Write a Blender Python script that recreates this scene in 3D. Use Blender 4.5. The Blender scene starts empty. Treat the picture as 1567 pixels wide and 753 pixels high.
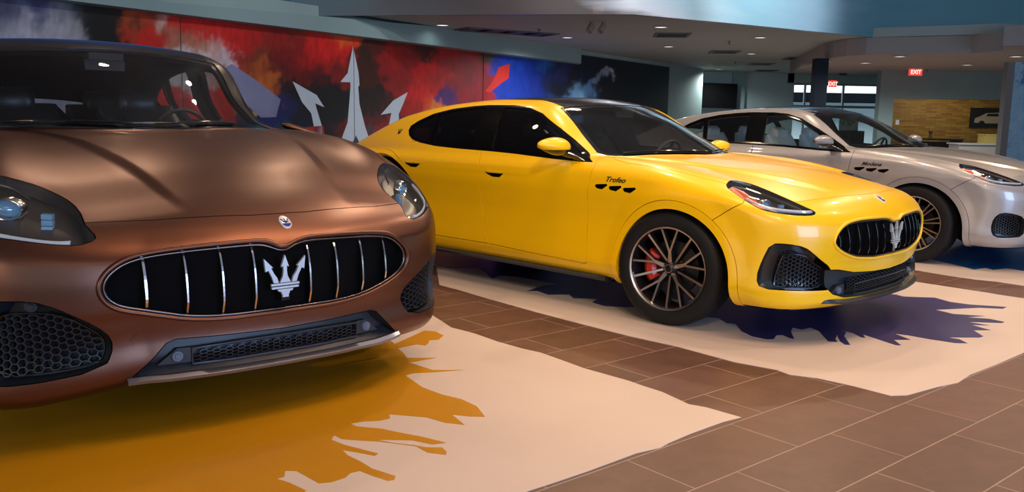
import bpy, bmesh, math, random
import numpy as np
from mathutils import Vector, Matrix
from mathutils.kdtree import KDTree
from mathutils.geometry import tessellate_polygon
PI=math.pi
SC=bpy.context.scene.collection
# ------------------------------------------------------------------ materials
MATS={}
def mat(name,col=(.5,.5,.5),rough=.5,metal=0,coat=0,emis=None,es=0,spec=.5,coatr=.05,sheen=0):
    if name in MATS: return MATS[name]
    m=bpy.data.materials.new(name); m.use_nodes=True; b=m.node_tree.nodes['Principled BSDF']
    b.inputs['Base Color'].default_value=(*col,1); b.inputs['Roughness'].default_value=rough
    b.inputs['Metallic'].default_value=metal; b.inputs['Coat Weight'].default_value=coat
    b.inputs['Coat Roughness'].default_value=coatr
    b.inputs['Specular IOR Level'].default_value=spec
    if emis: b.inputs['Emission Color'].default_value=(*emis,1); b.inputs['Emission Strength'].default_value=es
    MATS[name]=m; return m
def nd(m,t,**kw):
    n=m.node_tree.nodes.new(t)
    for k,v in kw.items():
        if k in n.inputs.keys(): n.inputs[k].default_value=v
        else: setattr(n,k,v)
    return n
def lk(m,a,b): m.node_tree.links.new(a,b)
def bsdf(m): return m.node_tree.nodes['Principled BSDF']
def ramp(m,stops,interp='LINEAR'):
    r=nd(m,'ShaderNodeValToRGB'); e=r.color_ramp.elements; r.color_ramp.interpolation=interp
    while len(e)>1: e.remove(e[-1])
    e[0].position=stops[0][0]; e[0].color=(*stops[0][1],1)
    for p,c in stops[1:]:
        x=e.new(p); x.color=(*c,1)
    return r
def glass(name,tint=(.5,.55,.55),refl=1.0,ior=1.5):
    if name in MATS: return MATS[name]
    m=bpy.data.materials.new(name); m.use_nodes=True; nt=m.node_tree; nt.nodes.clear()
    o=nd(m,'ShaderNodeOutputMaterial'); t=nd(m,'ShaderNodeBsdfTransparent'); g=nd(m,'ShaderNodeBsdfGlossy')
    t.inputs[0].default_value=(*tint,1); g.inputs['Roughness'].default_value=.02; g.inputs[0].default_value=(refl,refl,refl,1)
    f=nd(m,'ShaderNodeFresnel'); gb=nd(m,'ShaderNodeNewGeometry'); im=nd(m,'ShaderNodeMath'); im.operation='MULTIPLY_ADD'; lk(m,gb.outputs['Backfacing'],im.inputs[0]); im.inputs[1].default_value=1/ior-ior; im.inputs[2].default_value=ior; lk(m,im.outputs[0],f.inputs[0])
    x=nd(m,'ShaderNodeMixShader'); lk(m,f.outputs[0],x.inputs[0]); lk(m,t.outputs[0],x.inputs[1]); lk(m,g.outputs[0],x.inputs[2]); lk(m,x.outputs[0],o.inputs[0])
    MATS[name]=m; return m
# ------------------------------------------------------------------ tagging and plain meshes
def tag(o,label=None,cat=None,group=None,kind=None):
    if label: o['label']=label
    if cat: o['category']=cat
    if group: o['group']=group
    if kind: o['kind']=kind
    return o
def empty(name,loc,rz=0,parent=None):
    o=bpy.data.objects.new(name,None); SC.objects.link(o); o.location=loc; o.rotation_euler=(0,0,rz)
    o.empty_display_size=.1
    if parent: o.parent=parent
    return o
def link(name,bm,m,parent=None,smooth=None,loc=None,rz=0):
    bmesh.ops.recalc_face_normals(bm,faces=bm.faces[:])
    me=bpy.data.meshes.new(name)
    if smooth is not None:
        ca=math.cos(math.radians(smooth))
        for f in bm.faces: f.smooth=True
        for e in bm.edges:
            if len(e.link_faces)==2 and e.link_faces[0].normal.dot(e.link_faces[1].normal)<ca: e.smooth=False
    bm.to_mesh(me); bm.free()
    for x in (m if isinstance(m,(list,tuple)) else [m]): me.materials.append(x)
    o=bpy.data.objects.new(name,me); SC.objects.link(o)
    if parent: o.parent=parent
    if loc is not None: o.location=loc; o.rotation_euler=(0,0,rz)
    return o
def box(bm,c,s,M=None,mi=0):
    vs=[bm.verts.new(Vector((c[0]+s[0]*a/2,c[1]+s[1]*b/2,c[2]+s[2]*d/2))) for a in(-1,1) for b in(-1,1) for d in(-1,1)]
    if M is not None:
        for v in vs: v.co=M@v.co
    for q in((0,1,3,2),(4,6,7,5),(0,4,5,1),(2,3,7,6),(0,2,6,4),(1,5,7,3)):
        f=bm.faces.new([vs[i] for i in q]); f.material_index=mi
    return vs
def bevel(bm,w,seg=2,ang=30):
    es=[e for e in bm.edges if len(e.link_faces)==2 and e.calc_face_angle(0)>math.radians(ang)]
    bmesh.ops.bevel(bm,geom=es,offset=w,segments=seg,affect='EDGES',profile=.6)
def tube(bm,pts,r,n=8,closed=False,mi=0,cap=True,up=(0,0,1)):
    """sweep a circle (radius r or per-point radii) along points"""
    pts=[Vector(p) for p in pts]; N=len(pts); rings=[]
    up=Vector(up)
    for i,p in enumerate(pts):
        a=pts[(i-1)%N] if (closed or i>0) else p; b=pts[(i+1)%N] if (closed or i<N-1) else p
        t=(b-a).normalized(); s=t.cross(up)
        if s.length<1e-3: s=t.cross(Vector((0,1,0)))
        s.normalize(); u=s.cross(t); rr=r[i] if isinstance(r,list) else r
        if isinstance(rr,(int,float)): rr=(rr,rr)
        rings.append([bm.verts.new(p+s*math.cos(2*PI*k/n)*rr[0]+u*math.sin(2*PI*k/n)*rr[1]) for k in range(n)])
    for i in range(N if closed else N-1):
        A,B=rings[i],rings[(i+1)%N]
        for k in range(n):
            f=bm.faces.new((A[k],A[(k+1)%n],B[(k+1)%n],B[k])); f.material_index=mi
    if cap and not closed:
        f=bm.faces.new(rings[0][::-1]); f.material_index=mi
        f=bm.faces.new(rings[-1]); f.material_index=mi
def prism(bm,poly,z0,z1,M=None,mi=0):
    """extrude a 2-D outline (any simple polygon) from z0 to z1"""
    n=len(poly); a=[bm.verts.new((x,y,z0)) for x,y in poly]; b=[bm.verts.new((x,y,z1)) for x,y in poly]
    for t in tessellate_polygon([[Vector((x,y,0)) for x,y in poly]]):
        for L in (a,b):
            try: f=bm.faces.new([L[i] for i in (t if L is b else t[::-1])]); f.material_index=mi
            except ValueError: pass
    for i in range(n):
        j=(i+1)%n; f=bm.faces.new((a[i],a[j],b[j],b[i])); f.material_index=mi
    if M is not None:
        for v in a+b: v.co=M@v.co
def lathe(bm,prof,n=48,M=None,mi=0,close=True):
    """spin (r,z) outline about z"""
    rings=[]
    for r,z in prof:
        rings.append([bm.verts.new((r*math.cos(2*PI*k/n),r*math.sin(2*PI*k/n),z)) for k in range(n)] if r>1e-5 else [bm.verts.new((0,0,z))])
    for A,B in zip(rings[:-1],rings[1:]):
        for k in range(n):
            k2=(k+1)%n
            if len(A)==1 and len(B)==1: continue
            vs=(A[0],B[k],B[k2]) if len(A)==1 else ((A[k],A[k2],B[0]) if len(B)==1 else (A[k],A[k2],B[k2],B[k]))
            f=bm.faces.new(vs); f.material_index=mi
    if M is not None:
        for R in rings:
            for v in R: v.co=M@v.co
def chaikin(p,n=2,closed=True):
    for _ in range(n):
        q=[]
        L=len(p)
        for i in range(L if closed else L-1):
            a,b=p[i],p[(i+1)%L]
            q.append(tuple(.75*x+.25*y for x,y in zip(a,b))); q.append(tuple(.25*x+.75*y for x,y in zip(a,b)))
        if not closed: q=[p[0]]+q+[p[-1]]
        p=q
    return p
def inpoly(p,poly):
    x,y=p; c=False; j=len(poly)-1
    for i in range(len(poly)):
        xi,yi=poly[i]; xj,yj=poly[j]
        if (yi>y)!=(yj>y) and x<(xj-xi)*(y-yi)/(yj-yi)+xi: c=not c
        j=i
    return c
def offset_poly(poly,d):
    """move a closed outline inwards by d"""
    n=len(poly); A=sum(poly[i][0]*poly[(i+1)%n][1]-poly[(i+1)%n][0]*poly[i][1] for i in range(n))
    s=1 if A>0 else -1; out=[]
    for i in range(n):
        a,b,c=Vector(poly[i-1]),Vector(poly[i]),Vector(poly[(i+1)%n])
        e1=(b-a); e2=(c-b)
        if e1.length<1e-6: e1=e2
        if e2.length<1e-6: e2=e1
        e1.normalize(); e2.normalize()
        n1=Vector((-e1.y,e1.x))*s; n2=Vector((-e2.y,e2.x))*s; m=n1+n2
        if m.length<1e-3: m=n1
        m.normalize(); k=1/max(.5,m.dot(n1)); p=b+m*d*k; out.append((p.x,p.y))
    return out
def spl(xs, ys):
    # monotone-ish cubic (pchip) interpolator
    xs=np.array(xs,float); ys=np.array(ys,float); h=np.diff(xs); d=np.diff(ys)/h
    m=np.zeros(len(xs)); m[0]=d[0]; m[-1]=d[-1]
    for i in range(1,len(xs)-1):
        if d[i-1]*d[i]>0:
            w1=2*h[i]+h[i-1]; w2=h[i]+2*h[i-1]
            m[i]=(w1+w2)/(w1/d[i-1]+w2/d[i])
    def f(x):
        x=np.asarray(x,float); xc=np.minimum(np.maximum(x,xs[0]),xs[-1])
        i=np.minimum(np.maximum(np.searchsorted(xs,xc,side='right')-1,0),len(xs)-2)
        t=(xc-xs[i])/h[i]; t2=t*t; t3=t2*t
        return (2*t3-3*t2+1)*ys[i]+(t3-2*t2+t)*h[i]*m[i]+(-2*t3+3*t2)*ys[i+1]+(t3-t2)*h[i]*m[i+1]
    return f
def sstep(a,b,x):
    t=np.minimum(np.maximum((x-a)/(b-a),0),1); return t*t*(3-2*t)
def smax(a,b,r):
    h=np.minimum(np.maximum(.5+.5*(a-b)/r,0),1); return a*h+b*(1-h)+r*h*(1-h)
def smin(a,b,r): return -smax(-a,-b,r)
W_=spl([-4.1,-3.7,-3.3,-2.9,-2.4,-1.9,-1.4,-.8,-.4,0,.3,.5,.7,.85,1.0],[.70,.80,.91,.960,.952,.94,.936,.938,.950,.968,.965,.952,.925,.895,.86])
INS=spl([.10,.18,.23,.27,.33,.45,.58,.70,.80,.86,.91,.96,1.02,1.1,1.3],[.20,.11,.05,.02,.006,.016,.022,.012,.0,.003,.012,.035,.075,.13,.3])
XF=spl([0,.2,.4,.55,.66,.76,.85,.92,1.0],[.945,.94,.915,.885,.848,.795,.72,.63,.48])
INF=spl([.10,.17,.21,.25,.30,.38,.46,.52,.60,.68,.73,.78,.84,.92,1.0,1.1],[.30,.14,.06,.02,.012,.022,.012,.0,-.004,.006,.03,.075,.16,.33,.55,.8])
ZC=spl([-4.0,-3.85,-3.6,-3.2,-2.5,-1.0,-.6,-.3,0,.3,.5,.65,.76,.87,1.0],[.80,.86,.92,.965,.99,.995,1.0,.985,.958,.922,.890,.862,.836,.79,.70])
XR=spl([.1,.25,.4,.6,.8,.95,1.05,1.2],[3.70,3.80,3.84,3.84,3.86,3.83,3.78,3.6])
# cabin
RC=spl([-4.3,-4.0,-3.75,-3.5,-3.2,-2.8,-2.3,-1.8,-1.45,-1.2,-.9,-.6,-.3,0,.2,.4],[-1.5,.80,.93,1.06,1.165,1.28,1.36,1.392,1.388,1.355,1.265,1.13,.985,.83,.1,-1.5])
YC=spl([.9,1.0,1.1,1.2,1.3,1.36,1.45],[.925,.888,.830,.762,.683,.62,.5])
def body(x,y,z):
    y=np.abs(y)
    # wheel-arch flares: a raised band round each opening
    fl=0
    for cx in (0,-2.9):
        r=np.hypot(x-cx,z-.365)
        fl=fl+.012*sstep(.52,.40,r)
    # flatter door flank between the arches, sill crease
    fs=y-(W_(x)-INS(z)+fl)
    ff=x-(XF(y)-INF(z))
    fr=-x-(XR(z)-.55*np.clip(y-.35,0,2)**2*1.2)
    # hood: fender crest, valley, central plateau
    zc=ZC(x)
    yr=.36+(.70-x)*.21
    pl=.012*sstep(-.75,-.4,x)*sstep(.80,.55,x)*sstep(.035,-.035,y-yr)
    cr=.022*np.exp(-((y-.80)/.10)**2)*sstep(.7,.2,x)*sstep(-2.,-.6,x)
    top=zc-.045*(y/.8)**2*sstep(-.2,.7,x)-.03*(y/.8)**2+pl+cr
    ft=(z-top)*.95
    fb=.19-z+.05*sstep(.3,.9,x)*0
    b=smax(fs,ff,.08)
    b=smax(b,fr,.16)
    b=smax(b,ft,.07)
    b=smax(b,fb,.03)
    return b
def cabin(x,y,z):
    y=np.abs(y)
    nar=.0+.10*sstep(-2.2,-3.7,x)+.05*sstep(-1.3,-.5,x)
    side=(y-(YC(z)-nar))*.82
    rx=x+.34*(y/.8)**2*sstep(-1.55,-.9,x)-.10*(y/.7)**2*sstep(-2.8,-3.4,x)
    slope=sstep(-1.5,-1.0,x)
    top=(z-(RC(rx)-.035*(y/.6)**2))*(.95-.12*slope)
    return smax(smax(side,top,.055),.85-z,.02)
def F(x,y,z):
    return smin(body(x,y,z),cabin(x,y,z),.03)
ZO=.6; XA=-3.35; XB=.42
def solve(p,n=90):
    q=np.stack([np.clip(p[:,0],XA,XB),np.zeros(len(p)),np.full(len(p),ZO)],1)
    d=p-q
    t=np.linspace(1.15,0,n); lo=np.zeros(len(p)); hi=np.ones(len(p))*1.15; done=np.zeros(len(p),bool)
    prev=1.15
    for tt in t:
        s=q+d*tt; f=F(s[:,0],s[:,1],s[:,2]); m=(f<0)&~done
        lo[m]=tt; hi[m]=prev; done|=m; prev=tt
    for _ in range(26):
        mid=(lo+hi)/2; s=q+d*mid[:,None]; f=F(s[:,0],s[:,1],s[:,2]); m=f<0
        lo=np.where(m,mid,lo); hi=np.where(m,hi,mid)
    return q+d*((lo+hi)/2)[:,None]
def grad(p,e=2e-3):
    g=np.stack([F(p[:,0]+e*(k==0),p[:,1]+e*(k==1),p[:,2]+e*(k==2))-F(p[:,0]-e*(k==0),p[:,1]-e*(k==1),p[:,2]-e*(k==2)) for k in range(3)],1)
    return g/(np.linalg.norm(g,axis=1,keepdims=True)+1e-12)
def base_grid():
    """half body (y>=0) as verts + quads"""
    xs=np.concatenate([np.linspace(-4.15,-3.35,20)[:-1],np.linspace(-3.35,.42,190)[:-1],np.linspace(.42,1.02,44)])
    ys=np.linspace(0,1.0,46); zs=np.concatenate([np.linspace(.12,.75,34)[:-1],np.linspace(.75,1.5,44)])
    V=[];idx={};Q=[]
    def vid(x,y,z):
        k=(round(x,5),round(y,5),round(z,5))
        if k not in idx: idx[k]=len(V); V.append(k)
        return idx[k]
    def face(a,b,f,flip):
        for i in range(len(a)-1):
            for j in range(len(b)-1):
                q=[vid(*f(a[i],b[j])),vid(*f(a[i+1],b[j])),vid(*f(a[i+1],b[j+1])),vid(*f(a[i],b[j+1]))]
                Q.append(q[::-1] if flip else q)
    face(xs,zs,lambda a,b:(a,1.0,b),True)      # side
    face(xs,ys,lambda a,b:(a,b,1.5),False)      # top
    face(xs,ys,lambda a,b:(a,b,.12),True)       # bottom
    face(ys,zs,lambda a,b:(1.02,a,b),False)     # front
    face(ys,zs,lambda a,b:(-4.15,a,b),True)     # rear
    return np.array(V),Q
# ------------------------------------------------------------------ per-car outline
RAMP=spl([-4,-1.2,-.6,0,.35,.6,.85,1],[.15,.15,.15,.12,.08,.03,0,0])
def warp(c,P):
    P=np.array(P,float); x,y,z=P[:,0].copy(),P[:,1].copy(),P[:,2].copy()
    if c=='B':
        a=np.abs(y)
        P[:,2]=z+(RAMP(x)+.018*sstep(.55,.85,a)*sstep(.95,.55,x)*sstep(-.6,.2,x))*sstep(.25,.85,z)+np.clip(z-1.0,0,9)*.27
        P[:,1]=y*(1+.15*sstep(1.1,1.35,z))-.14*sstep(.96,1.03,z)*sstep(.1,-.3,x)-.055*(1-sstep(.55,.8,a))*sstep(.78,.70,z)*sstep(.4,.7,x)
        t=np.maximum(-y-.52,0); s=t*t/(t+.10)*sstep(1.05,.9,z)
        P[:,1]-=.042*(sstep(.44,.62,-y)*sstep(.30,.46,z)+sstep(.62,.78,-y)*(1-sstep(.30,.46,z)))*sstep(1.05,.9,z)*sstep(-.2,.3,x)
        P[:,1]-=.6*s; P[:,0]+=.25*s*sstep(-.4,.4,x); P[:,2]-=.22*s*sstep(.6,.25,z)
    return P
def warp_normals(c,P,N):
    a=np.where(np.abs(N[:,[2]])<.9,[[0,0,1.]],[[1.,0,0]]); t1=np.cross(N,a); t1/=np.linalg.norm(t1,axis=1,keepdims=True)+1e-9
    t2=np.cross(N,t1); e=1e-3
    d1=warp(c,P+t1*e)-warp(c,P-t1*e); d2=warp(c,P+t2*e)-warp(c,P-t2*e)
    n=np.cross(d1,d2); n/=np.linalg.norm(n,axis=1,keepdims=True)+1e-12
    return n
# ------------------------------------------------------------------ car body panels
SP,SQ=base_grid(); SS=solve(SP); SN=grad(SS)
SS[np.abs(SS[:,1])<1e-5,1]=0
class Skin:
    """half of the body skin, cut into panels along outlines"""
    def __init__(s):
        s.bm=bmesh.new(); bm=s.bm
        s.N=bm.verts.layers.float_vector.new('N'); s.r=bm.faces.layers.int.new('r'); s.k=bm.faces.layers.int.new('k')
        vs=[]
        for p,n in zip(SS.tolist(),SN.tolist()):
            v=bm.verts.new(p); v[s.N]=Vector(n); vs.append(v)
        for q in SQ:
            f=bm.faces.new([vs[i] for i in q]); f[s.k]=1
    def cut(s,poly,axis,rid,only=(0,),keep=None):
        """imprint a closed outline seen along an axis ('side': x,z; 'front': y,z; 'top': x,y; 'diag': x-y,z)"""
        P={'side':lambda c:(c.x,c.z),'front':lambda c:(c.y,c.z),'top':lambda c:(c.x,c.y),'diag':lambda c:(c.x-c.y,c.z)}[axis]
        up=Vector((0,0,1)); D={'side':Vector((0,1,0)),'front':Vector((1,0,0)),'top':Vector((0,0,1)),'diag':Vector((1,1,0)).normalized()}[axis]
        T={'side':lambda a,b:Vector((b[0]-a[0],0,b[1]-a[1])),'front':lambda a,b:Vector((0,b[0]-a[0],b[1]-a[1])),'top':lambda a,b:Vector((b[0]-a[0],b[1]-a[1],0)),'diag':lambda a,b:Vector(((b[0]-a[0])/2,-(b[0]-a[0])/2,b[1]-a[1]))}[axis]
        O={'side':lambda a:Vector((a[0],0,a[1])),'front':lambda a:Vector((0,a[0],a[1])),'top':lambda a:Vector((a[0],a[1],0)),'diag':lambda a:Vector((a[0],0,a[1]))}[axis]
        bm=s.bm; x0=min(p[0] for p in poly);x1=max(p[0] for p in poly);y0=min(p[1] for p in poly);y1=max(p[1] for p in poly)
        def ok(f):
            if f[s.r] not in only: return False
            if keep is not None and not keep(f.calc_center_median()): return False
            c=[P(v.co) for v in f.verts]
            return not(max(q[0] for q in c)<x0 or min(q[0] for q in c)>x1 or max(q[1] for q in c)<y0 or min(q[1] for q in c)>y1)
        cand=[f for f in bm.faces if ok(f)]
        n=len(poly)
        bbs=None
        for i in range(n):
            a,b=poly[i],poly[(i+1)%n]
            if abs(a[0]-b[0])+abs(a[1]-b[1])<1e-6: continue
            ex0,ex1=min(a[0],b[0])-1e-4,max(a[0],b[0])+1e-4; ey0,ey1=min(a[1],b[1])-1e-4,max(a[1],b[1])+1e-4
            sub=[];rest=[]
            for f in cand:
                c=[P(v.co) for v in f.verts]
                if max(q[0] for q in c)<ex0 or min(q[0] for q in c)>ex1 or max(q[1] for q in c)<ey0 or min(q[1] for q in c)>ey1: rest.append(f)
                else: sub.append(f)
            if not sub: continue
            pn=T(a,b).cross(D)
            if pn.length<1e-9: continue
            pn.normalize()
            g=list({e for f in sub for e in f.edges})+list({v for f in sub for v in f.verts})+sub
            res=bmesh.ops.bisect_plane(bm,geom=g,dist=1e-6,plane_co=O(a),plane_no=pn)
            nf={x for x in res['geom'] if isinstance(x,bmesh.types.BMFace)}|{x for x in res['geom_cut'] if isinstance(x,bmesh.types.BMFace)}
            nf|={f for f in sub if f.is_valid}
            # faces created beside the cut
            for e in res['geom_cut']:
                if isinstance(e,bmesh.types.BMEdge):
                    nf|=set(e.link_faces)
            cand=rest+[f for f in nf if f.is_valid]
        cnt=0
        for f in set(cand):
            if f.is_valid and f[s.r] in only:
                c=f.calc_center_median()
                if inpoly(P(c),poly) and (keep is None or keep(c)): f[s.r]=rid; cnt+=1
        return cnt
    def take(s,rid,mirror=None):
        """copy the faces of region(s) rid into a new bmesh"""
        rid=rid if isinstance(rid,(tuple,list,set)) else (rid,)
        nb=bmesh.new(); N=nb.verts.layers.float_vector.new('N'); K=nb.faces.layers.int.new('k'); mp={}
        for f in s.bm.faces:
            if f[s.r] in rid:
                vs=[]
                for v in f.verts:
                    if v not in mp:
                        w=nb.verts.new(v.co); w[N]=v[s.N]; mp[v]=w
                    vs.append(mp[v])
                try: g=nb.faces.new(vs); g[K]=1
                except ValueError: pass
        vl=list(nb.verts)
        if vl:
            for v,g in zip(vl,grad(np.array([v.co[:] for v in vl])).tolist()):
                if abs(v.co.y)<1e-5: g[1]=0
                v[N]=Vector(g).normalized()
        if mirror=='merge':
            m=mirrored(nb); join(nb,m); bmesh.ops.remove_doubles(nb,verts=[v for v in nb.verts if abs(v.co.y)<2e-5],dist=5e-5)
        return nb
def mirrored(bm):
    b=bm.copy(); N=b.verts.layers.float_vector.get('N')
    for v in b.verts:
        v.co.y*=-1
        if N: n=v[N]; v[N]=Vector((n.x,-n.y,n.z))
    bmesh.ops.reverse_faces(b,faces=b.faces[:]); return b
def join(a,b):
    NA=a.verts.layers.float_vector.get('N'); NB=b.verts.layers.float_vector.get('N'); KA=a.faces.layers.int.get('k'); KB=b.faces.layers.int.get('k')
    mp={}
    for v in b.verts:
        w=a.verts.new(v.co); mp[v]=w
        if NA and NB: w[NA]=v[NB]
    for f in b.faces:
        g=a.faces.new([mp[v] for v in f.verts]); g.material_index=f.material_index; g.smooth=f.smooth
        if KA and KB: g[KA]=f[KB]
    b.free()
def thicken(bm,depth=.012,gap=.0022,mi=0):
    N=bm.verts.layers.float_vector['N']; K=bm.faces.layers.int['k']
    bmesh.ops.remove_doubles(bm,verts=[v for v in bm.verts if v.is_boundary],dist=.0009)
    be=[e for e in bm.edges if e.is_boundary]
    if not be: return
    mv={}
    for e in be:
        f=e.link_faces[0]; c=f.calc_center_median(); t=(e.verts[1].co-e.verts[0].co)
        if t.length<1e-7: continue
        t.normalize(); d=(c-e.verts[0].co); d-=t*d.dot(t)
        if d.length<1e-7: continue
        d.normalize()
        for v in e.verts: mv.setdefault(v,Vector()); mv[v]+=d
    for v,d in mv.items():
        n=v[N]; d=d-n*d.dot(n)
        mv[v]=d.normalized() if d.length>1e-6 else Vector()
    if gap>0:
        # slide the skin back from the edge, fading out within reach, so nothing folds over
        reach=max(.010,gap*4); sm=[]
        for e in be:
            a,b=e.verts; k=max(1,int(e.calc_length()/.003)); da,db=mv.get(a,Vector()),mv.get(b,Vector())
            for i in range(k+1): t=i/k; sm.append((a.co.lerp(b.co,t),da.lerp(db,t)))
        kd=KDTree(len(sm))
        for i,x in enumerate(sm): kd.insert(x[0],i)
        kd.balance(); bset=set(mv); near=set(); fr=set(mv)
        for _ in range(3):
            fr={o for v in fr for e in v.link_edges for o in (e.other_vert(v),)}-near-bset; near|=fr
        mvs=[]
        for v in near:
            _,i,d=kd.find(v.co)
            if d<reach: mvs.append((v,sm[i][1]*gap*(1-d/reach)))
        for v,d in mv.items(): v.co+=d*gap
        for v,d in mvs: v.co+=d
    r=bmesh.ops.extrude_edge_only(bm,edges=be)
    nv=[x for x in r['geom'] if isinstance(x,bmesh.types.BMVert)]; nf=[x for x in r['geom'] if isinstance(x,bmesh.types.BMFace)]
    for f in nf: f[K]=0; f.material_index=mi
    # new verts sit on the old ones: push them in along the stored normal
    for v in nv:
        n=v[N]
        if n.length<.1:
            n=Vector((0,0,1))
            for e in v.link_edges:
                o=e.other_vert(v)
                if (o.co-v.co).length<1e-7: n=o[N]
            v[N]=n
        v.co-=n*depth
def inset_copy(bm,d):
    N=bm.verts.layers.float_vector['N']
    for v in bm.verts: v.co-=v[N]*d
def put(name,bm,mats,car,parent,label=None,auto=None):
    """warp to the car's own outline, set normals from the skin, link as one mesh"""
    N=bm.verts.layers.float_vector.get('N'); K=bm.faces.layers.int.get('k')
    bm.verts.index_update()
    P=np.array([v.co[:] for v in bm.verts]).reshape(-1,3)
    if len(P)==0: bm.free(); return None
    W=warp(car,P); custom=N is not None and K is not None and any(f[K] for f in bm.faces)
    if custom:
        NN=np.array([v[N][:] for v in bm.verts]); NN/=np.linalg.norm(NN,axis=1,keepdims=True)+1e-9; NW=warp_normals(car,P,NN)
    for v,w in zip(bm.verts,W.tolist()): v.co=w
    bm.normal_update()
    if custom:
        # orient skin faces along the skin normal
        bad=[f for f in bm.faces if f[K] and f.normal.dot(Vector(NW[f.verts[0].index]))<0]
        if bad: bmesh.ops.reverse_faces(bm,faces=bad)
        bm.normal_update()
        for f in bm.faces: f.smooth=True
        ln=[]
        for f in bm.faces:
            fn=tuple(f.normal)
            for v in f.verts: ln.append(tuple(NW[v.index]) if f[K] else fn)
    elif auto is not None:
        bmesh.ops.recalc_face_normals(bm,faces=bm.faces[:])
        ca=math.cos(math.radians(auto))
        for f in bm.faces: f.smooth=True
        for e in bm.edges:
            if len(e.link_faces)==2 and e.link_faces[0].normal.dot(e.link_faces[1].normal)<ca: e.smooth=False
    me=bpy.data.meshes.new(name); bm.to_mesh(me); bm.free()
    if custom: me.normals_split_custom_set(ln)
    for a in ('N','k'):
        if a in me.attributes: me.attributes.remove(me.attributes[a])
    for x in (mats if isinstance(mats,(list,tuple)) else [mats]): me.materials.append(x)
    o=bpy.data.objects.new(name,me); SC.objects.link(o); o.parent=parent
    if label: o['label']=label
    return o
def pair(name,bm,mats,car,parent,**kw):
    m=mirrored(bm); a=put(name,bm,mats,car,parent,**kw); b=put(name,m,mats,car,parent,**kw); return a,b
# points on the skin
_S={}
def memo(fn):
    def g(a,b):
        if np.ndim(a)==0 and np.ndim(b)==0:
            k=(fn.__name__,round(float(a),5),round(float(b),5))
            if k not in _S: _S[k]=fn(a,b)
            return _S[k]
        return fn(a,b)
    return g
@memo
def skin_x(y,z):   # nose surface
    y=np.atleast_1d(np.asarray(y,float)); z=np.atleast_1d(np.asarray(z,float)); lo=np.full(len(y),.2); hi=np.full(len(y),1.05)
    for _ in range(20):
        m=(lo+hi)/2; f=F(m,y,z)<0; lo=np.where(f,m,lo); hi=np.where(f,hi,m)
    return lo
@memo
def skin_y(x,z):
    x=np.atleast_1d(np.asarray(x,float)); z=np.atleast_1d(np.asarray(z,float)); lo=np.full(len(x),.2); hi=np.full(len(x),1.1)
    for _ in range(20):
        m=(lo+hi)/2; f=F(x,m,z)<0; lo=np.where(f,m,lo); hi=np.where(f,hi,m)
    return lo
@memo
def skin_z(x,y):
    x=np.atleast_1d(np.asarray(x,float)); y=np.atleast_1d(np.asarray(y,float)); lo=np.full(len(x),.5); hi=np.full(len(x),1.6)
    for _ in range(20):
        m=(lo+hi)/2; f=F(x,y,m)<0; lo=np.where(f,m,lo); hi=np.where(f,hi,m)
    return lo
_C={}
def cached(fn):
    def g(*a):
        k=(fn.__name__,)+tuple(round(float(x),5) for x in a)
        if k not in _C: _C[k]=fn(*a)
        return _C[k]
    return g
def diag_pt(s,z): return diag_pt_(s,z)
@cached
def diag_pt_(s,z):  # point of the skin at x-y=s, height z
    t0,t1=.1,1.0
    for _ in range(20):
        m=(t0+t1)/2; y=m; x=m+s
        if F(np.array([x]),np.array([y]),np.array([z]))[0]<0: t0=m
        else: t1=m
    return t0+s,t0,z
def gradn(p): return gradn_(*p).copy()
@cached
def gradn_(x,y,z): return Vector(grad(np.array([(x,y,z)]))[0])
@cached
def nose(y,z):
    x=float(skin_x(y,z)[0]); return x,gradn((x,y,z))
# ------------------------------------------------------------------ trident outline (unit height, centred, y up)
def trident_polys():
    c=[(0,1.0),(.115,.66),(.055,.69),(.05,.55),(.07,.40),(.16,.22),(-.16,.22),(-.07,.40),(-.05,.55),(-.055,.69),(-.115,.66)]
    r=[(.20,.22),(.34,.22),(.40,.40),(.50,.60),(.58,.56),(.62,.93),(.36,.66),(.42,.66),(.34,.50),(.24,.36)]
    l=[(-x,y) for x,y in r][::-1]
    b1=[(-.42,.14),(.42,.14),(.42,.20),(-.42,.20)]; b2=[(-.40,.05),(.40,.05),(.40,.11),(-.40,.11)]
    f=[(-.24,.03),(.24,.03),(.20,-.03),(.12,-.04),(.12,-.10),(.09,-.12),(.09,-.2),(-.09,-.2),(-.09,-.12),(-.12,-.10),(-.12,-.04),(-.20,-.03)]
    return [c,r,l,b1,b2,f]
# ------------------------------------------------------------------ outlines of the panels (car space, left half)
HEAD={'Y':[(-.562,.868),(-.515,.893),(-.449,.895),(-.34,.882),(-.258,.862),(-.154,.828),(-.023,.782),(.078,.752),(.055,.735),(-.05,.733),(-.16,.738),(-.283,.748),(-.369,.764),(-.449,.80),(-.522,.838)],
      'B':[(-.62,.862),(-.56,.882),(-.48,.884),(-.38,.872),(-.257,.855),(-.12,.837),(-.01,.815),(.10,.783),(.138,.762),(.10,.747),(-.004,.750),(-.114,.755),(-.233,.758),(-.36,.785),(-.50,.825)]}
GRILL={'B':[(0,.438),(.2,.441),(.3,.445),(.39,.455),(.48,.478),(.56,.508),(.60,.535),(.625,.575),(.626,.615),(.605,.655),(.56,.695),(.50,.712),(.37,.722),(.21,.727),(.10,.727),(.055,.716),(.015,.699),(0,.696)],
      'Y':[(0,.470),(.24,.470),(.35,.479),(.45,.490),(.57,.529),(.628,.570),(.634,.60),(.607,.645),(.55,.680),(.48,.692),(.37,.698),(.107,.694),(.05,.670),(0,.662)]}
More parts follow.
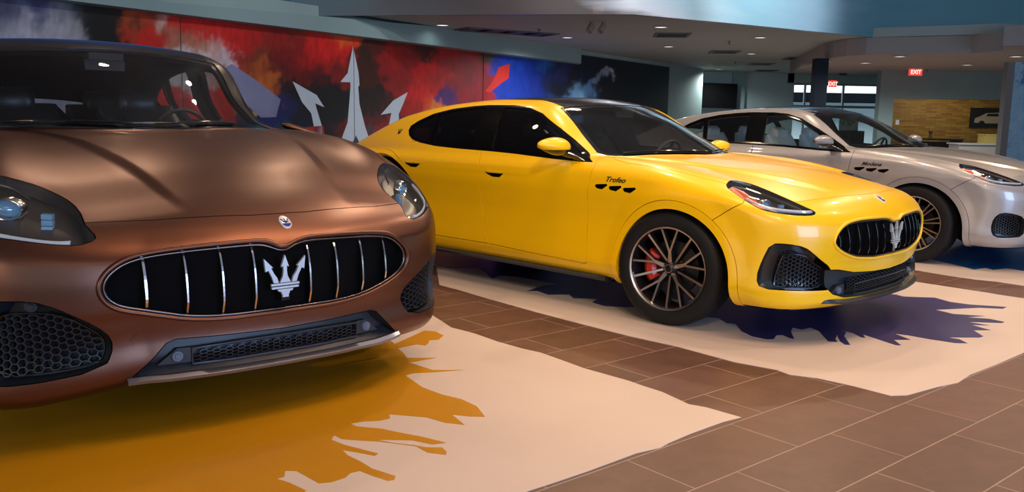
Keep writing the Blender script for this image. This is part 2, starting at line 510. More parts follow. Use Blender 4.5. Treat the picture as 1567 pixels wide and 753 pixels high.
WIN=[(-2.66,1.114),(-2.658,1.15),(-2.589,1.19),(-2.446,1.247),(-2.241,1.289),(-2.033,1.311),(-1.875,1.320),(-1.611,1.321),(-1.446,1.308),(-1.270,1.262),(-1.068,1.167),(-.913,1.080),(-.76,.995),(-.66,.957),(-.778,.957),(-.993,.964),(-1.343,.983),(-1.573,.990),(-1.953,.996),(-2.217,1.005),(-2.434,1.025),(-2.553,1.047),(-2.62,1.075)]
WS=[(-.32,-.1),(-.325,.1),(-.37,.25),(-.44,.40),(-.56,.60),(-.68,.715),(-.75,.735),(-1.0,.655),(-1.22,.588),(-1.20,.50),(-1.165,.35),(-1.12,.15),(-1.11,-.1)]
ROOF=[(-1.0,-.1),(-1.02,.15),(-1.07,.35),(-1.13,.50),(-1.22,.555),(-1.35,.545),(-2.0,.53),(-2.6,.50),(-3.05,.45),(-3.1,-.1)]
REARW=[(-3.22,-.1),(-3.2,.42),(-3.3,.50),(-3.62,.56),(-3.72,.50),(-3.74,-.1)]
HOOD=[(-.30,-.1),(-.31,.1),(-.355,.25),(-.43,.42),(-.55,.61),(-.64,.71),(-.60,.79),(-.50,.85),(-.38,.875),(-.1,.872),(.15,.862),(.28,.84),(.42,.80),(.56,.775),(.63,.75),(.672,.71),(.695,.63),(.735,.50),(.765,.30),(.785,.12),(.788,-.1)]
BUMP=[(.43,.1),(.458,.30),(.455,.40),(.421,.483),(.36,.585),(.288,.678),(.375,.737),(.459,.787),(.462,1.3),(1.4,1.3),(1.4,.1)]
DOORF=[(-.60,1.2),(-.638,.97),(-.627,.931),(-.641,.842),(-.659,.728),(-.662,.481),(-.650,.31),(-.67,.300),(-1.171,.312),(-1.572,.328),(-1.60,.40),(-1.641,.503),(-1.673,.685),(-1.675,.867),(-1.69,.95),(-1.71,1.2)]
DOORR=[(-1.713,1.2),(-1.694,.95),(-1.679,.867),(-1.677,.685),(-1.645,.503),(-1.604,.40),(-1.576,.328),(-2.121,.328),(-2.33,.335),(-2.365,.38),(-2.385,.50),(-2.44,.62),(-2.54,.74),(-2.60,.86),(-2.56,.98),(-2.50,1.2)]
INTAKE={'Y':[(-.335,.324),(-.365,.38),(-.327,.487),(-.276,.577),(-.159,.580),(-.021,.563),(.061,.52),(.125,.485),(.21,.447),(.24,.40),(.235,.318),(.10,.318),(-.101,.322)],
        'B':[(-.26,.325),(-.29,.42),(-.25,.50),(-.17,.56),(-.03,.565),(.06,.538),(.16,.49),(.235,.435),(.235,.385),(.18,.308),(-.1,.308)],
        'W':[(-.25,.30),(-.29,.36),(-.27,.46),(-.20,.51),(-.05,.50),(.08,.47),(.12,.40),(.10,.31),(-.1,.298)]}
LOWG={'Y':[(0,.378),(.20,.384),(.42,.398),(.56,.425),(.66,.43),(.655,.335),(.60,.29),(.50,.262),(.30,.252),(0,.252)],
      'B':[(0,.362),(.30,.370),(.43,.374),(.465,.362),(.51,.315),(.578,.250),(.55,.238),(.44,.236),(.3,.237),(0,.238)]}
ARCH=lambda cx,r,zc,n=40:[(cx+r*math.cos(PI*k/n),zc+r*math.sin(PI*k/n)*1.0) for k in range(n+1)]
def arch_cut(cx,r): return [(cx+r,.1)]+ARCH(cx,r,.315)+[(cx-r,.1)]
def vent_poly(x,z): return [(x-.052,z-.004),(x-.040,z-.018),(x+.006,z-.023),(x+.050,z+.004),(x+.044,z+.011),(x-.045,z+.003)]
def hexmesh(test,place,pitch,w,dep,ax=1.0):
    """honeycomb lattice: test(u,v) says whether inside, place(u,v)->(point,normal)"""
    bm=bmesh.new(); done=set()
    a=pitch; h=a*math.sqrt(3)/2
    for i in range(-60,61):
        for j in range(-60,61):
            cx=i*a*1.5; cy=j*h*2+(h if i%2 else 0)
            if abs(cx*ax)>1.2 or abs(cy)>1.2: continue
            pts=[(cx+a*math.cos(PI/3*k),cy+a*math.sin(PI/3*k)) for k in range(6)]
            for k in range(6):
                p,q=pts[k],pts[(k+1)%6]; key=tuple(sorted([(round(p[0],4),round(p[1],4)),(round(q[0],4),round(q[1],4))]))
                if key in done: continue
                done.add(key)
                P=(p[0]*ax,p[1]); Q=(q[0]*ax,q[1])
                if not(test(*P) and test(*Q)): continue
                (A,n1),(B,n2)=place(*P),place(*Q); d=(B-A)
                if d.length<1e-6: continue
                d.normalize(); sd=d.cross(n1).normalized()*w/2
                vs=[bm.verts.new(A+sd),bm.verts.new(B+sd),bm.verts.new(B-sd),bm.verts.new(A-sd),bm.verts.new(A+sd*1.6-n1*dep),bm.verts.new(B+sd*1.6-n2*dep),bm.verts.new(B-sd*1.6-n2*dep),bm.verts.new(A-sd*1.6-n1*dep)]
                for f in((0,1,2,3),(0,4,5,1),(3,2,6,7)): bm.faces.new([vs[t] for t in f])
    return bm
def raw(bm):
    """forget skin normals"""
    K=bm.faces.layers.int.get('k')
    if K:
        for f in bm.faces: f[K]=0
    return bm
def bowl(sk,rid,depth,gap=.001,floor=True,mirror=None):
    a=sk.take(rid,mirror); thicken(a,depth,gap); K=a.faces.layers.int['k']
    N=a.verts.layers.float_vector['N']
    skin=[f for f in a.faces if f[K]]
    # move the skin faces to the bottom of the recess
    b=sk.take(rid,mirror); inset_copy(b,depth)
    bmesh.ops.delete(a,geom=skin,context='FACES_ONLY'); bmesh.ops.delete(a,geom=[e for e in a.edges if not e.link_faces],context='EDGES'); bmesh.ops.delete(a,geom=[v for v in a.verts if not v.link_edges],context='VERTS')
    if floor: join(a,b)
    else: b.free()
    return raw(a)
def text_mesh(body,size,shear=.35,bold=.004,ext=.0015):
    c=bpy.data.curves.new('txt','FONT'); c.body=body; c.size=size; c.shear=shear; c.offset=bold*size*4; c.extrude=ext; c.align_x='CENTER'; c.resolution_u=3
    o=bpy.data.objects.new('txt',c); SC.objects.link(o); bpy.context.view_layer.update()
    me=o.to_mesh(); bm=bmesh.new(); bm.from_mesh(me); o.to_mesh_clear(); bpy.data.objects.remove(o); bpy.data.curves.remove(c); return bm
def flank_M(x,z,sgn=1):
    """frame lying on the flank, u along -x .. read from outside, v up"""
    y=float(skin_y(x,z)[0]); n=gradn((x,y,z)); v=(Vector((0,0,1))-n*n.z).normalized(); u=v.cross(n)
    return Matrix(((u.x,v.x,n.x,x),(u.y,v.y,n.y,y),(u.z,v.z,n.z,z),(0,0,0,1)))
def build_wheel(parent,name,x,side,steer,R,rim,style,M):
    w=empty(name,(x,side*.0,0),0,parent); w.location=(x-.035,side*.82,R); w.rotation_euler=(0,0,steer)
    S=Matrix.Rotation(PI/2,4,'X') if side<0 else Matrix.Rotation(-PI/2,4,'X')   # local z -> outward
    hw=.125
    bm=bmesh.new()
    prof=[(rim+.002,-hw+.02),(rim+.012,-hw),(R-.045,-hw-.004),(R-.018,-hw+.012),(R-.004,-hw+.03),(R,-hw+.05)]
    # grooved tread
    for g in(-.065,-.022,.022,.065):
        prof+=[(R,g-.006),(R-.007,g-.005),(R-.007,g+.005),(R,g+.006)]
    prof+=[(R,hw-.05),(R-.004,hw-.03),(R-.018,hw-.012),(R-.03,hw-.003),(R-.05,hw+.002),(rim+.03,hw+.003),(rim+.012,hw),(rim+.004,hw-.008),(rim-.012,hw-.03)]
    lathe(bm,prof,96,S); link('tyre',bm,M['rubber'],w,35)
    # sipes across the shoulder
    bm=bmesh.new()
    prof=[(rim-.004,-hw+.01),(rim-.02,-hw+.03),(rim-.03,0),(rim-.022,hw-.05),(rim-.012,hw-.02),(rim-.006,hw-.006),(rim+.004,hw-.001),(rim+.004,hw-.012)]
    lathe(bm,prof,96,S)
    rimo=link('rim',bm,[M['rim_dark'],M['rim_face']],w,40)
    for p in rimo.data.polygons:
        c=p.center; r=math.hypot(c.x,c.z)
        if abs(c.y)>hw-.013 and r>rim-.011: p.material_index=1
    zf=hw-.012
    def spoke(a0,r0,a1,r1,w0,w1,dz0,dz1,mi=1,bm=None):
        p0=Vector((r0*math.cos(a0),r0*math.sin(a0),0)); p1=Vector((r1*math.cos(a1),r1*math.sin(a1),0)); d=(p1-p0).normalized(); s=Vector((-d.y,d.x,0))
        vs=[]
        for p,wd,dz in((p0,w0,dz0),(p1,w1,dz1)):
            vs+=[p+s*wd/2+Vector((0,0,dz)),p-s*wd/2+Vector((0,0,dz)),p-s*wd*.75+Vector((0,0,dz-.035)),p+s*wd*.75+Vector((0,0,dz-.035))]
        bv=[bm.verts.new(S@v) for v in vs]
        for q,m in(((0,1,5,4),mi),((1,2,6,5),0),((3,0,4,7),0),((2,3,7,6),0),((0,3,2,1),0),((4,5,6,7),0)):
            f=bm.faces.new([bv[i] for i in q]); f.material_index=m
    if style=='Y':
        for k in range(5):
            a=2*PI*k/5+.31; bm=bmesh.new()
            spoke(a,.03,a,.115,.028,.018,zf-.028,zf-.018,1,bm)
            for sg in(-1,1):
                spoke(a+sg*.03,.105,a+sg*.215,rim-.008,.013,.012,zf-.018,zf-.004,1,bm)
            link('spoke',bm,[M['rim_dark'],M['rim_face']],w)
            b=a+PI/5; bm=bmesh.new()
            spoke(b-.06,.04,b,rim-.008,.012,.014,zf-.045,zf-.006,1,bm)
            link('spoke',bm,[M['rim_dark'],M['rim_face']],w)
    else:
        for k in range(10):
            a=2*PI*k/10+.2; bm=bmesh.new()
            for sg in(-1,1): spoke(a+sg*.12,.045,a+sg*.10,rim-.008,.012,.013,zf-.028,zf-.004,1,bm)
            link('spoke',bm,[M['rim_dark'],M['rim_face']],w)
    bm=bmesh.new(); lathe(bm,[(0,zf-.012),(.024,zf-.012),(.029,zf-.016),(.045,zf-.030),(.052,zf-.06),(.05,zf-.1),(0,zf-.1)],40,S)
    hub=link('hub',bm,M['rim_dark'],w,40)
    bm=bmesh.new(); lathe(bm,[(.022,zf-.0125),(.022,zf-.009),(.026,zf-.009),(.026,zf-.013)],32,S)
    for k in range(5):
        a=2*PI*k/5+.3; lathe(bm,[(0,zf-.018),(.006,zf-.018),(.007,zf-.04)],8,S@Matrix.Translation((.038*math.cos(a),.038*math.sin(a),0)))
    link('hub_cap',bm,M['rim_face'],w,40)
    bm=bmesh.new()
    lathe(bm,[(.07,.0),(.165,.0),(.168,-.004),(.168,-.022),(.165,-.026),(.07,-.026),(.07,0)],64,S@Matrix.Translation((0,0,.03)))
    lathe(bm,[(0,.045),(.06,.045),(.072,.03),(.08,.03),(.08,0),(0,0)],40,S)
    link('brake_disc',bm,M['disc'],w,40)
    # caliper: an arc hugging the disc, to the rear of the axle
    bm=bmesh.new(); n=12; a0=PI-.62 if side<0 else PI-.62
    rings=[]
    for k in range(n+1):
        a=PI-.60+1.2*k/n; e=min(k,n-k)/n; t=.012*min(1,e*6)
        rings.append([bm.verts.new(S@Vector((r*math.cos(a),r*math.sin(a),z))) for r,z in((.105,.045+t),(.125,.065+t),(.16,.068+t),(.183,.05+t),(.186,.0),(.105,.0))])
    for A,B in zip(rings[:-1],rings[1:]):
        for k in range(6): bm.faces.new((A[k],A[(k+1)%6],B[(k+1)%6],B[k]))
    bm.faces.new(rings[0][::-1]); bm.faces.new(rings[-1])
    link('brake_caliper',bm,M['caliper'],w,35)
    return w
def seat_bms():
    def cushion(pts,hw,r=.05):
        """rounded slab: centre-line pts (x,z,half thickness) extruded across"""
        bm=bmesh.new(); sec=[]
        ys=[-hw,-hw*.93,-hw*.7,-hw*.35,0,hw*.35,hw*.7,hw*.93,hw]; tk=[.35,.9,1.1,.9,.82,.9,1.1,.9,.35]
        P=[Vector((p[0],0,p[1])) for p in pts]
        for yy,t in zip(ys,tk):
            f=[];b=[]
            for i,p in enumerate(pts):
                d=(P[min(i+1,len(P)-1)]-P[max(i-1,0)]).normalized(); n=Vector((d.z,0,-d.x))
                e=.45 if i in(0,len(P)-1) else 1
                f.append(bm.verts.new(P[i]+n*p[2]*t*e+Vector((0,yy,0)))); b.append(bm.verts.new(P[i]-n*p[2]*e*.9+Vector((0,yy,0))))
            sec.append(f+b[::-1])
        m=len(sec[0])
        for A,B in zip(sec[:-1],sec[1:]):
            for k in range(m): bm.faces.new((A[k],A[(k+1)%m],B[(k+1)%m],B[k]))
        bm.faces.new(sec[0][::-1]); bm.faces.new(sec[-1])
        bmesh.ops.subdivide_edges(bm,edges=[e for e in bm.edges],cuts=1,smooth=.6,use_grid_fill=True)
        return bm
    base=cushion([(.27,.08,.06),(.20,.105,.075),(0,.09,.075),(-.2,.06,.07),(-.25,.05,.06)],.25)
    back=cushion([(-.24,.10,.05),(-.27,.22,.07),(-.32,.38,.065),(-.37,.52,.055),(-.40,.62,.045)],.245)
    head=cushion([(-.395,.65,.03),(-.40,.70,.05),(-.405,.77,.05),(-.415,.82,.03)],.13)
    return base,back,head

def build_car(car,loc,yaw,M,label,steer=0):
    root=empty('car',(loc[0],loc[1],0),yaw); tag(root,label,'car',None)
    V='Y' if car=='W' else car
    body_m=M['paint']; blk=M['black']
    sk=Skin(); S=sk
    hp=chaikin(HEAD['B' if car=='B' else 'Y'],1)
    S.cut(hp,'diag',2,keep=lambda c:c.x>.2 and c.y>.45 and c.z>.7)
    gp=chaikin(GRILL[V][1:-1],1,False); gp=[(0,GRILL[V][0][1])]+gp+[(0,GRILL[V][-1][1])]; gp=[(-.02,gp[0][1])]+gp[1:-1]+[(-.02,gp[-1][1])]
    front=lambda c:c.x>.5
    S.cut(gp,'front',3,keep=front)
    ip=chaikin(INTAKE[car],1); S.cut(ip,'diag',5,keep=lambda c:c.x>.3 and c.y>.4)
    lp=LOWG[V]; lp=[(-.02,lp[0][1])]+lp[1:-1]+[(-.02,lp[-1][1])]
    S.cut(lp,'front',4,keep=front,only=(0,5) if car=='Y' else (0,))
    rad=.402
    arches=((.01,rad,.315),(-2.86,.565,.36) if car=='Y' else (-2.89,rad,.315))
    for cx,ra,zc_ in arches:
        S.cut([(cx+ra,.1)]+ARCH(cx,ra,zc_)+[(cx-ra,.1)],'side',30,only=(0,),keep=lambda c:c.y>.3)
        S.cut([(cx+ra+.05,.1)]+ARCH(cx,ra+(.052 if cx>-1 or car!='Y' else .03),zc_)+[(cx-ra-.05,.1)],'side',13 if cx>-1 else 14,only=(0,),keep=lambda c:c.y>.6)
    S.cut([(-5,.0),(.44,.0),(.44,.232),(-5,.232)],'side',16,only=(0,))
    S.cut([(.40,.0),(1.5,.0),(1.5,.20),(.40,.207)],'side',16,only=(0,))
    S.cut(WS,'top',9,keep=lambda c:c.z>.94 and c.x<-.3)
    wsi=[q for q in offset_poly(WS[1:-1],.030)]; S.cut([(wsi[0][0],-.1)]+wsi+[(wsi[-1][0],-.1)],'top',24,only=(9,))
    S.cut(ROOF,'top',10,keep=lambda c:c.z>1.1)
    S.cut(REARW,'top',11,keep=lambda c:c.z>.85)
    S.cut(WIN,'side',8,keep=lambda c:c.y>.4 and c.z>.94,only=(0,))
    S.cut(HOOD,'top',1,keep=lambda c:c.z>.74 and c.x>-.8)
    # windows: glass inside the black border
    wi=offset_poly(WIN,.020)
    g1=lambda lo,hi:None
    S.cut(wi,'side',20,only=(8,))
    S.cut([(-1.745,.9),(-1.560,.9),(-1.60,1.0),(-1.70,1.4),(-1.90,1.4),(-1.80,1.0)][::1],'side',8,only=(20,))     # b pillar
    S.cut([(-2.24,.9),(-2.275,1.0),(-2.42,1.4),(-2.48,1.4),(-2.31,1.0),(-2.27,.9)],'side',8,only=(20,))               # rear quarter bar
    S.cut([(-.3,.9),(-1.68,.9),(-1.68,1.4),(-.3,1.4)],'side',21,only=(20,))
    S.cut([(-1.70,.9),(-2.27,.9),(-2.44,1.4),(-1.75,1.4)],'side',22,only=(20,))
    S.cut([(-2.25,.9),(-3,.9),(-3,1.4),(-2.4,1.4)],'side',23,only=(20,))
    S.cut(DOORF,'side',6,only=(0,),keep=lambda c:c.y>.5 and c.z<(1.01))
    S.cut(DOORR,'side',7,only=(0,),keep=lambda c:c.y>.5 and c.z<(1.03))
    S.cut(BUMP,'side',12,only=(0,))
    if car=='B': S.cut([(.565,.392),(.54,.419),(.435,.404),(.435,.392),(.485,.358),(.565,.366)],'front',33,only=(12,))
    for i,(vx,vz) in enumerate(((-.54,.818),(-.425,.814),(-.31,.811))): S.cut(vent_poly(vx,vz),'side',17,only=(0,),keep=lambda c:c.y>.5)
    for (hx,hz) in((-1.52,.838),(-2.425,.862)):
        S.cut([(hx-.09,hz+.013),(hx-.082,hz-.004),(hx-.02,hz-.024),(hx+.05,hz-.024),(hx+.088,hz+.002),(hx+.075,hz+.014)],'side',18,only=(6,7),keep=lambda c:c.y>.5)
    S.cut([(-4.2,.83),(-3.5,.83),(-3.42,.87),(-3.55,.91),(-4.2,.90)],'side',19,only=(0,))
    # --- panels
    def panel(name,rid,m,mirror,depth=.012,gap=.0022,**kw):
        b=S.take(rid,mirror); thicken(b,depth,gap)
        if mirror=='merge': return put(name,b,m,car,root,**kw)
        return pair(name,b,m,car,root,**kw)
    roofm=M['roof']; pillar=M['pillar']
    # painted shell, with the pillar band above the belt in its own material
    S.cut([(-5,1.005),(1,1.005),(1,3),(-5,3)],'side',31,only=(0,)) if car=='B' else None
    panel('body_shell',0,body_m,'merge')
    if car=='B': panel('roof_frame',31,pillar,'merge',gap=0.0)
    hood=panel('hood',1,body_m,'merge')
    panel('front_bumper',(12,33),body_m,'merge')
    if car=='B':
        b=S.take(33); inset_copy(b,-.0022); thicken(b,.01,.0015); put('tow_cover',mirrored(b),body_m,car,root)
    df=panel('front_door',6,body_m,None); dr=panel('rear_door',7,body_m,None)
    for rid in(13,14): panel('wheel_arch_trim',rid,body_m,None,.03,.0012)
    panel('underbody',16,blk,'merge',.01,0)
    panel('roof_panel',10,roofm,'merge',.01,.004)
    panel('tail_lamp',19,M['red_lens'],'merge',.02,.003)
    panel('window_frame',8,M['frame'],None,.02,.0008)
    # glass, sunk a little
    def pane(name,rid,mirror,d=.004,m=None):
        b=S.take(rid,mirror); inset_copy(b,d)
        if mirror=='merge': return put(name,b,m or M['glass'],car,root)
        return pair(name,b,m or M['glass'],car,root)
    pane('windshield',(9,24),'merge',.003,M['wglass'])
    pane('rear_window',11,'merge',.004,M['glass'])
    pane('side_window',21,None); pane('side_window',22,None); pane('quarter_window',23,None)
    # windshield border
    b=S.take(9,'merge'); inset_copy(b,.006); put('windshield_border',b,blk,car,root)
    # dark liner inside doors, pillars and tail so the cabin reads closed
    b=S.take((0,6,7,8,10,31,18,17)); inset_copy(b,.035)
    bmesh.ops.delete(b,geom=[f for f in b.faces if not(-3.45<f.calc_center_median().x<-.62 and f.calc_center_median().z>.28)],context='FACES')
    bmesh.ops.reverse_faces(b,faces=b.faces[:])
    m2=mirrored(b); join(b,m2); put('cabin_lining',raw(b),M['liner'],car,root,auto=50)
    # --- side vents and handles
    b=bowl(S,17,.02); pair('side_vent',b,M['void'],car,root,auto=30)
    for (hx,hz),par in(((-1.52,.838),df),((-2.425,.862),dr)):
        b=S.take(18); N=b.verts.layers.float_vector['N']
        bmesh.ops.delete(b,geom=[f for f in b.faces if abs(f.calc_center_median().x-hx)>.2],context='FACES')
        c=b.copy(); inset_copy(c,.022); thick=b; thicken(thick,.022,.0005); K=thick.faces.layers.int['k']
        bmesh.ops.delete(thick,geom=[f for f in thick.faces if f[K]],context='FACES_ONLY'); join(thick,c); raw(thick)
        # the grip bar across the recess
        hb=bmesh.new(); pts=[]
        for t in np.linspace(-.085,.086,12):
            z=hz+.0105+.0*t; y=float(skin_y(hx+t,z)[0])-.004; pts.append((hx+t,y,z))
        tube(hb,pts,[(.004,.006)]+[(.006,.010)]*10+[(.004,.006)],8)
        for sg,pr in((1,par[0]),(-1,par[1])):
            o=put('handle_recess',thick.copy() if sg>0 else mirrored(thick),M['void'],car,pr,auto=30)
            o=put('door_handle',hb.copy() if sg>0 else mirrored(hb),body_m,car,pr,auto=50)
        thick.free(); hb.free()
    # --- wheel wells
    for cx,ra,zc_ in arches:
        bm=bmesh.new(); n=28; r=ra+.004
        ring=[[bm.verts.new((cx+r*math.cos(a),y,zc_+r*math.sin(a))) for a in [(-.20+ (PI+.40)*k/n) for k in range(n+1)]] for y in(.93,.80,.60)]
        for A,B in zip(ring[:-1],ring[1:]):
            for k in range(n): bm.faces.new((A[k],A[k+1],B[k+1],B[k]))
        bm.faces.new(ring[-1])
        for v in bm.verts:      # keep the outer rim under the skin
            if v.co.y>.9: v.co.y=min(v.co.y,float(skin_y(v.co.x,max(v.co.z,.24))[0])-.012)
        pair('wheel_well',bm,M['void'],car,root,auto=40)
    # --- headlights
    hl=S.take(2); thicken(hl,.004,.0015); L=pair('headlight',hl,M['lens'],car,root)
    bw=bowl(S,2,.055)
    for sg,par in((1,L[0]),(-1,L[1])):
        f=(lambda q:q.copy()) if sg>0 else mirrored
        put('headlight_housing',bw.copy() if sg>0 else mirrored(bw),M['housing'],car,par,auto=25)
        # projector: bezel ring, bulb lens
        s0,z0=(-.296,.806) if car!='B' else (-.31,.832)
        x,y,z=diag_pt(s0,z0); n=gradn((x,y,z)); p=Vector((x,y,z))-n*(.030 if car=='B' else .040); d=Vector((.86,.42,.02)).normalized()
        R=d.to_track_quat('Z','Y').to_matrix().to_4x4(); T=Matrix.Translation(p)@R
        q=bmesh.new(); lathe(q,[(.040,-.01),(.040,.018),(.036,.024),(.031,.018),(.029,.0)],32,T); m=q if sg>0 else mirrored(q); put('projector_ring',m,M['chrome_dark'],car,par,auto=40)
        q=bmesh.new(); lathe(q,[(0,.024),(.012,.022),(.022,.015),(.029,.004)],32,T); m=q if sg>0 else mirrored(q); put('projector_lens',m,M['lamp_glow'],car,par,auto=60)
        x,y,z=diag_pt(s0+(.175 if car=='B' else .115),z0-(.018 if car=='B' else .022)); n=gradn((x,y,z)); p=Vector((x,y,z))-n*.036; T=Matrix.Translation(p)@R
        q=bmesh.new()
        for i in range(3): box(q,(0,-.022+i*.022,0),(.026,.018,.02),T)
        bevel(q,.003,1); m=q if sg>0 else mirrored(q); put('high_beam',m,M['lamp_glow'],car,par)
        # daytime strip along the lower edge
        low=[(-.44,.815),(-.36,.782),(-.24,.764),(-.10,.757),(.02,.753),(.06,.757)]; pts=[]
        for s_,z_ in low:
            x,y,z=diag_pt(s_,z_); n=gradn((x,y,z)); pts.append(Vector((x,y,z+.006))-n*.016)
        q=bmesh.new(); tube(q,chaikin([tuple(a) for a in pts],2,False),(.005,.009),8); m=q if sg>0 else mirrored(q); put('daytime_strip',m,M['drl'],car,par,auto=60)
        # upper brow
        up=[(-.50,.872),(-.40,.868),(-.28,.845),(-.15,.808),(-.03,.77)]; pts=[]
        for s_,z_ in up:
            x,y,z=diag_pt(s_,z_); n=gradn((x,y,z)); pts.append(Vector((x,y,z))-n*.018)
        q=bmesh.new(); tube(q,chaikin([tuple(a) for a in (pts[:3] if car=='B' else pts)],2,False),(.003,.010),8); m=q if sg>0 else mirrored(q); put('light_brow',m,M['housing'],car,par,auto=60)
        if car!='B':
            ap=[(-.55,.862),(-.50,.872),(-.43,.852),(-.37,.815),(-.325,.765),(-.39,.776),(-.455,.803),(-.52,.840)]; q=bmesh.new(); fs=[]
            for s_,z_ in ap:
                x,y,z=diag_pt(s_,z_); n=gradn((x,y,z)); fs.append((Vector((x,y,z))-n*.010,Vector((x,y,z))-n*.03))
            a=[q.verts.new(t[0]) for t in fs]; b2=[q.verts.new(t[1]) for t in fs]; q.faces.new(a); q.faces.new(b2[::-1])
            for i in range(len(a)): j=(i+1)%len(a); q.faces.new((a[i],b2[i],b2[j],a[j]))
            m=q if sg>0 else mirrored(q); put('side_reflector',m,M['amber'],car,par)
    bw.free()
    # --- main grille
    b=bowl(S,3,.05,.0,floor=False,mirror='merge'); put('grille_tunnel',b,M['black'],car,root,auto=40)
    full=[(y,z) for y,z in gp[1:-1]]; loop=full+[(-y,z) for y,z in full[::-1] if y>1e-3]; loop=[p for i,p in enumerate(loop) if i==0 or (abs(p[0]-loop[i-1][0])+abs(p[1]-loop[i-1][1]))>1e-4]
    # rounded lip round the opening
    def on_nose(y,z,d=0):
        x,n=nose(abs(y),z); n=Vector((n.x,n.y if y>=0 else -n.y,n.z)); return Vector((x,y,z))+n*d,n
    q=bmesh.new(); lo=chaikin(offset_poly(loop,-.006),1); tube(q,[tuple(on_nose(y,z,.0)[0]) for y,z in lo],(.009,.011),8,True,up=(1,0,0)); put('grille_surround',q,body_m,car,root,auto=70)
    q=bmesh.new(); lo=chaikin(offset_poly(loop,.006),1); tube(q,[tuple(on_nose(y,z,-.006)[0]) for y,z in lo],.0045,6,True,up=(1,0,0)); put('grille_trim',q,M['grille_edge'],car,root,auto=70)
    q=bmesh.new()
    for y,z in loop:
        p,n=on_nose(y,z,0); q.verts.new((p.x-.055,y,z))
    vs=list(q.verts)
    # back plate as vertical strips following the bow of the nose
    q.free(); q=bmesh.new(); ys=np.linspace(-.66,.66,60); prev=None
    def span(y):
        zs=[]
        for i in range(len(loop)):
            a,c=loop[i],loop[(i+1)%len(loop)]
            if (a[0]-y)*(c[0]-y)<0: zs.append(a[1]+(c[1]-a[1])*(y-a[0])/(c[0]-a[0]))
        return (min(zs),max(zs)) if len(zs)>=2 else None
    for y in ys:
        sp_=span(y)
        if not sp_: prev=None; continue
        x=float(skin_x(abs(y),.58)[0])-.052; c=[q.verts.new((x,y,sp_[0]+(sp_[1]-sp_[0])*t)) for t in(-.03,1.03)]
        if prev: q.faces.new((prev[0],c[0],c[1],prev[1]))
        prev=c
    put('grille_backplate',q,M['void'],car,root,auto=60)
    gy=[.12,.25,.385,.515] if car=='B' else [.115,.21,.305,.40,.495,.575]
    for y0 in gy:
        for sg in(-1,1):
            sp_=span(y0-.001); q=bmesh.new(); n=14; fr=[];bk=[];ed=[]
            z0,z1=sp_[0]+.006,sp_[1]-.004
            for k in range(n+1):
                t=k/n; z=z0+(z1-z0)*t; yy=y0
                p,nn=on_nose(yy,z); x=p.x-.004-.030*t**1.3-.012*max(0,1-t*5)
                fr.append((x,yy,z)); bk.append((x-.042,yy,z))
            A=[[q.verts.new((f[0]-a,f[1]+w,f[2])) for f in fr] for a,w in((0,-.0035),(0,.0035),(.042,.006),(.042,-.006))]
            for i in range(4):
                B=A[(i+1)%4]
                for k in range(n):
                    f=q.faces.new((A[i][k],A[i][k+1],B[k+1],B[k])); f.material_index=1 if i==0 else 0
            for k in(0,n): q.faces.new([A[i][k] for i in range(4)][::1 if k else -1])
            m=q if sg>0 else mirrored(q); put('grille_bar',m,[M['black'],M['bar_edge']],car,root)
    # trident in the middle of the grille
    em=M['emblem']; q=bmesh.new(); H=.145 if car=='B' else .135
    for poly in trident_polys(): prism(q,[(x*H,y*H) for x,y in poly],-.006,.006)
    bevel(q,.0022,1,50)
    zc=.528 if car=='B' else .532
    p,n=on_nose(0,zc+.05); T=Matrix(((0,0,1,p.x-.002),(1,0,0,-.004 if car=='B' else 0),(0,1,0,zc),(0,0,0,1)))
    for v in q.verts: v.co=T@v.co
    put('trident_emblem',q,em,car,root)
    q=bmesh.new(); box(q,(p.x-.03,0,zc-.02),(.045,.035,.05)); bevel(q,.006,2); put('emblem_bracket',q,M['black'],car,root)
    # --- intakes
    def in_ip(s_,z_,poly): return inpoly((s_,z_),poly)
    b=bowl(S,5,.075 if car!='W' else .05,.0015); I=pair('bumper_intake',b,M['intake_rim'],car,root,auto=30)
    inner=offset_poly(INTAKE[car],.022)
    if car=='Y': inner=[(-.225,.338),(-.245,.36),(-.20,.50),(-.17,.522),(-.02,.517),(.06,.47),(.175,.43),(.185,.33)]
    if car=='B': inner=[(-.24,.335),(-.26,.42),(-.22,.48),(-.17,.515),(.0,.515),(.09,.49),(.18,.44),(.205,.41),(.20,.385),(.16,.325)]
    def plc(s_,z_):
        x,y,z=diag_pt(s_,z_); n=gradn((x,y,z)); return Vector((x,y,z))-n*.028,n
    q=hexmesh(lambda u,v:inpoly((u-.02,v+.40),inner),lambda u,v:plc(u-.02,v+.40),.0125,.0035,.02,1.75)
    for sg,par in((1,I[0]),(-1,I[1])): put('intake_mesh',q.copy() if sg>0 else mirrored(q),M['mesh'],car,par)
    q.free()
    # frame round the mesh
    fr=chaikin(inner,1); q=bmesh.new(); tube(q,[tuple(plc(*p)[0]+plc(*p)[1]*(.004 if car=='Y' else -.004)) for p in fr],(.006,.010) if car=='Y' else (.003,.006),6,True,up=(1,.6,0))
    for sg,par in((1,I[0]),(-1,I[1])): put('mesh_frame',q.copy() if sg>0 else mirrored(q),M['black'],car,par,auto=60)
    q.free()
    if car=='B':
        for sg,par in((1,I[0]),(-1,I[1])):
            x,y,z=diag_pt(-.06,.535); n=gradn((x,y,z)); T=Matrix.Translation(Vector((x,y,z))-n*.035)@n.to_track_quat('Z','Y').to_matrix().to_4x4()
            q=bmesh.new(); lathe(q,[(0,.006),(.009,.006),(.011,.003),(.017,.003),(.019,-.01)],24,T); m=q if sg>0 else mirrored(q); put('parking_sensor',m,M['plastic'],car,par,auto=40)
    # --- lower grille
    b=bowl(S,4,.06,.001,mirror='merge'); lg=put('lower_grille',b,M['plastic'],car,root,auto=30)
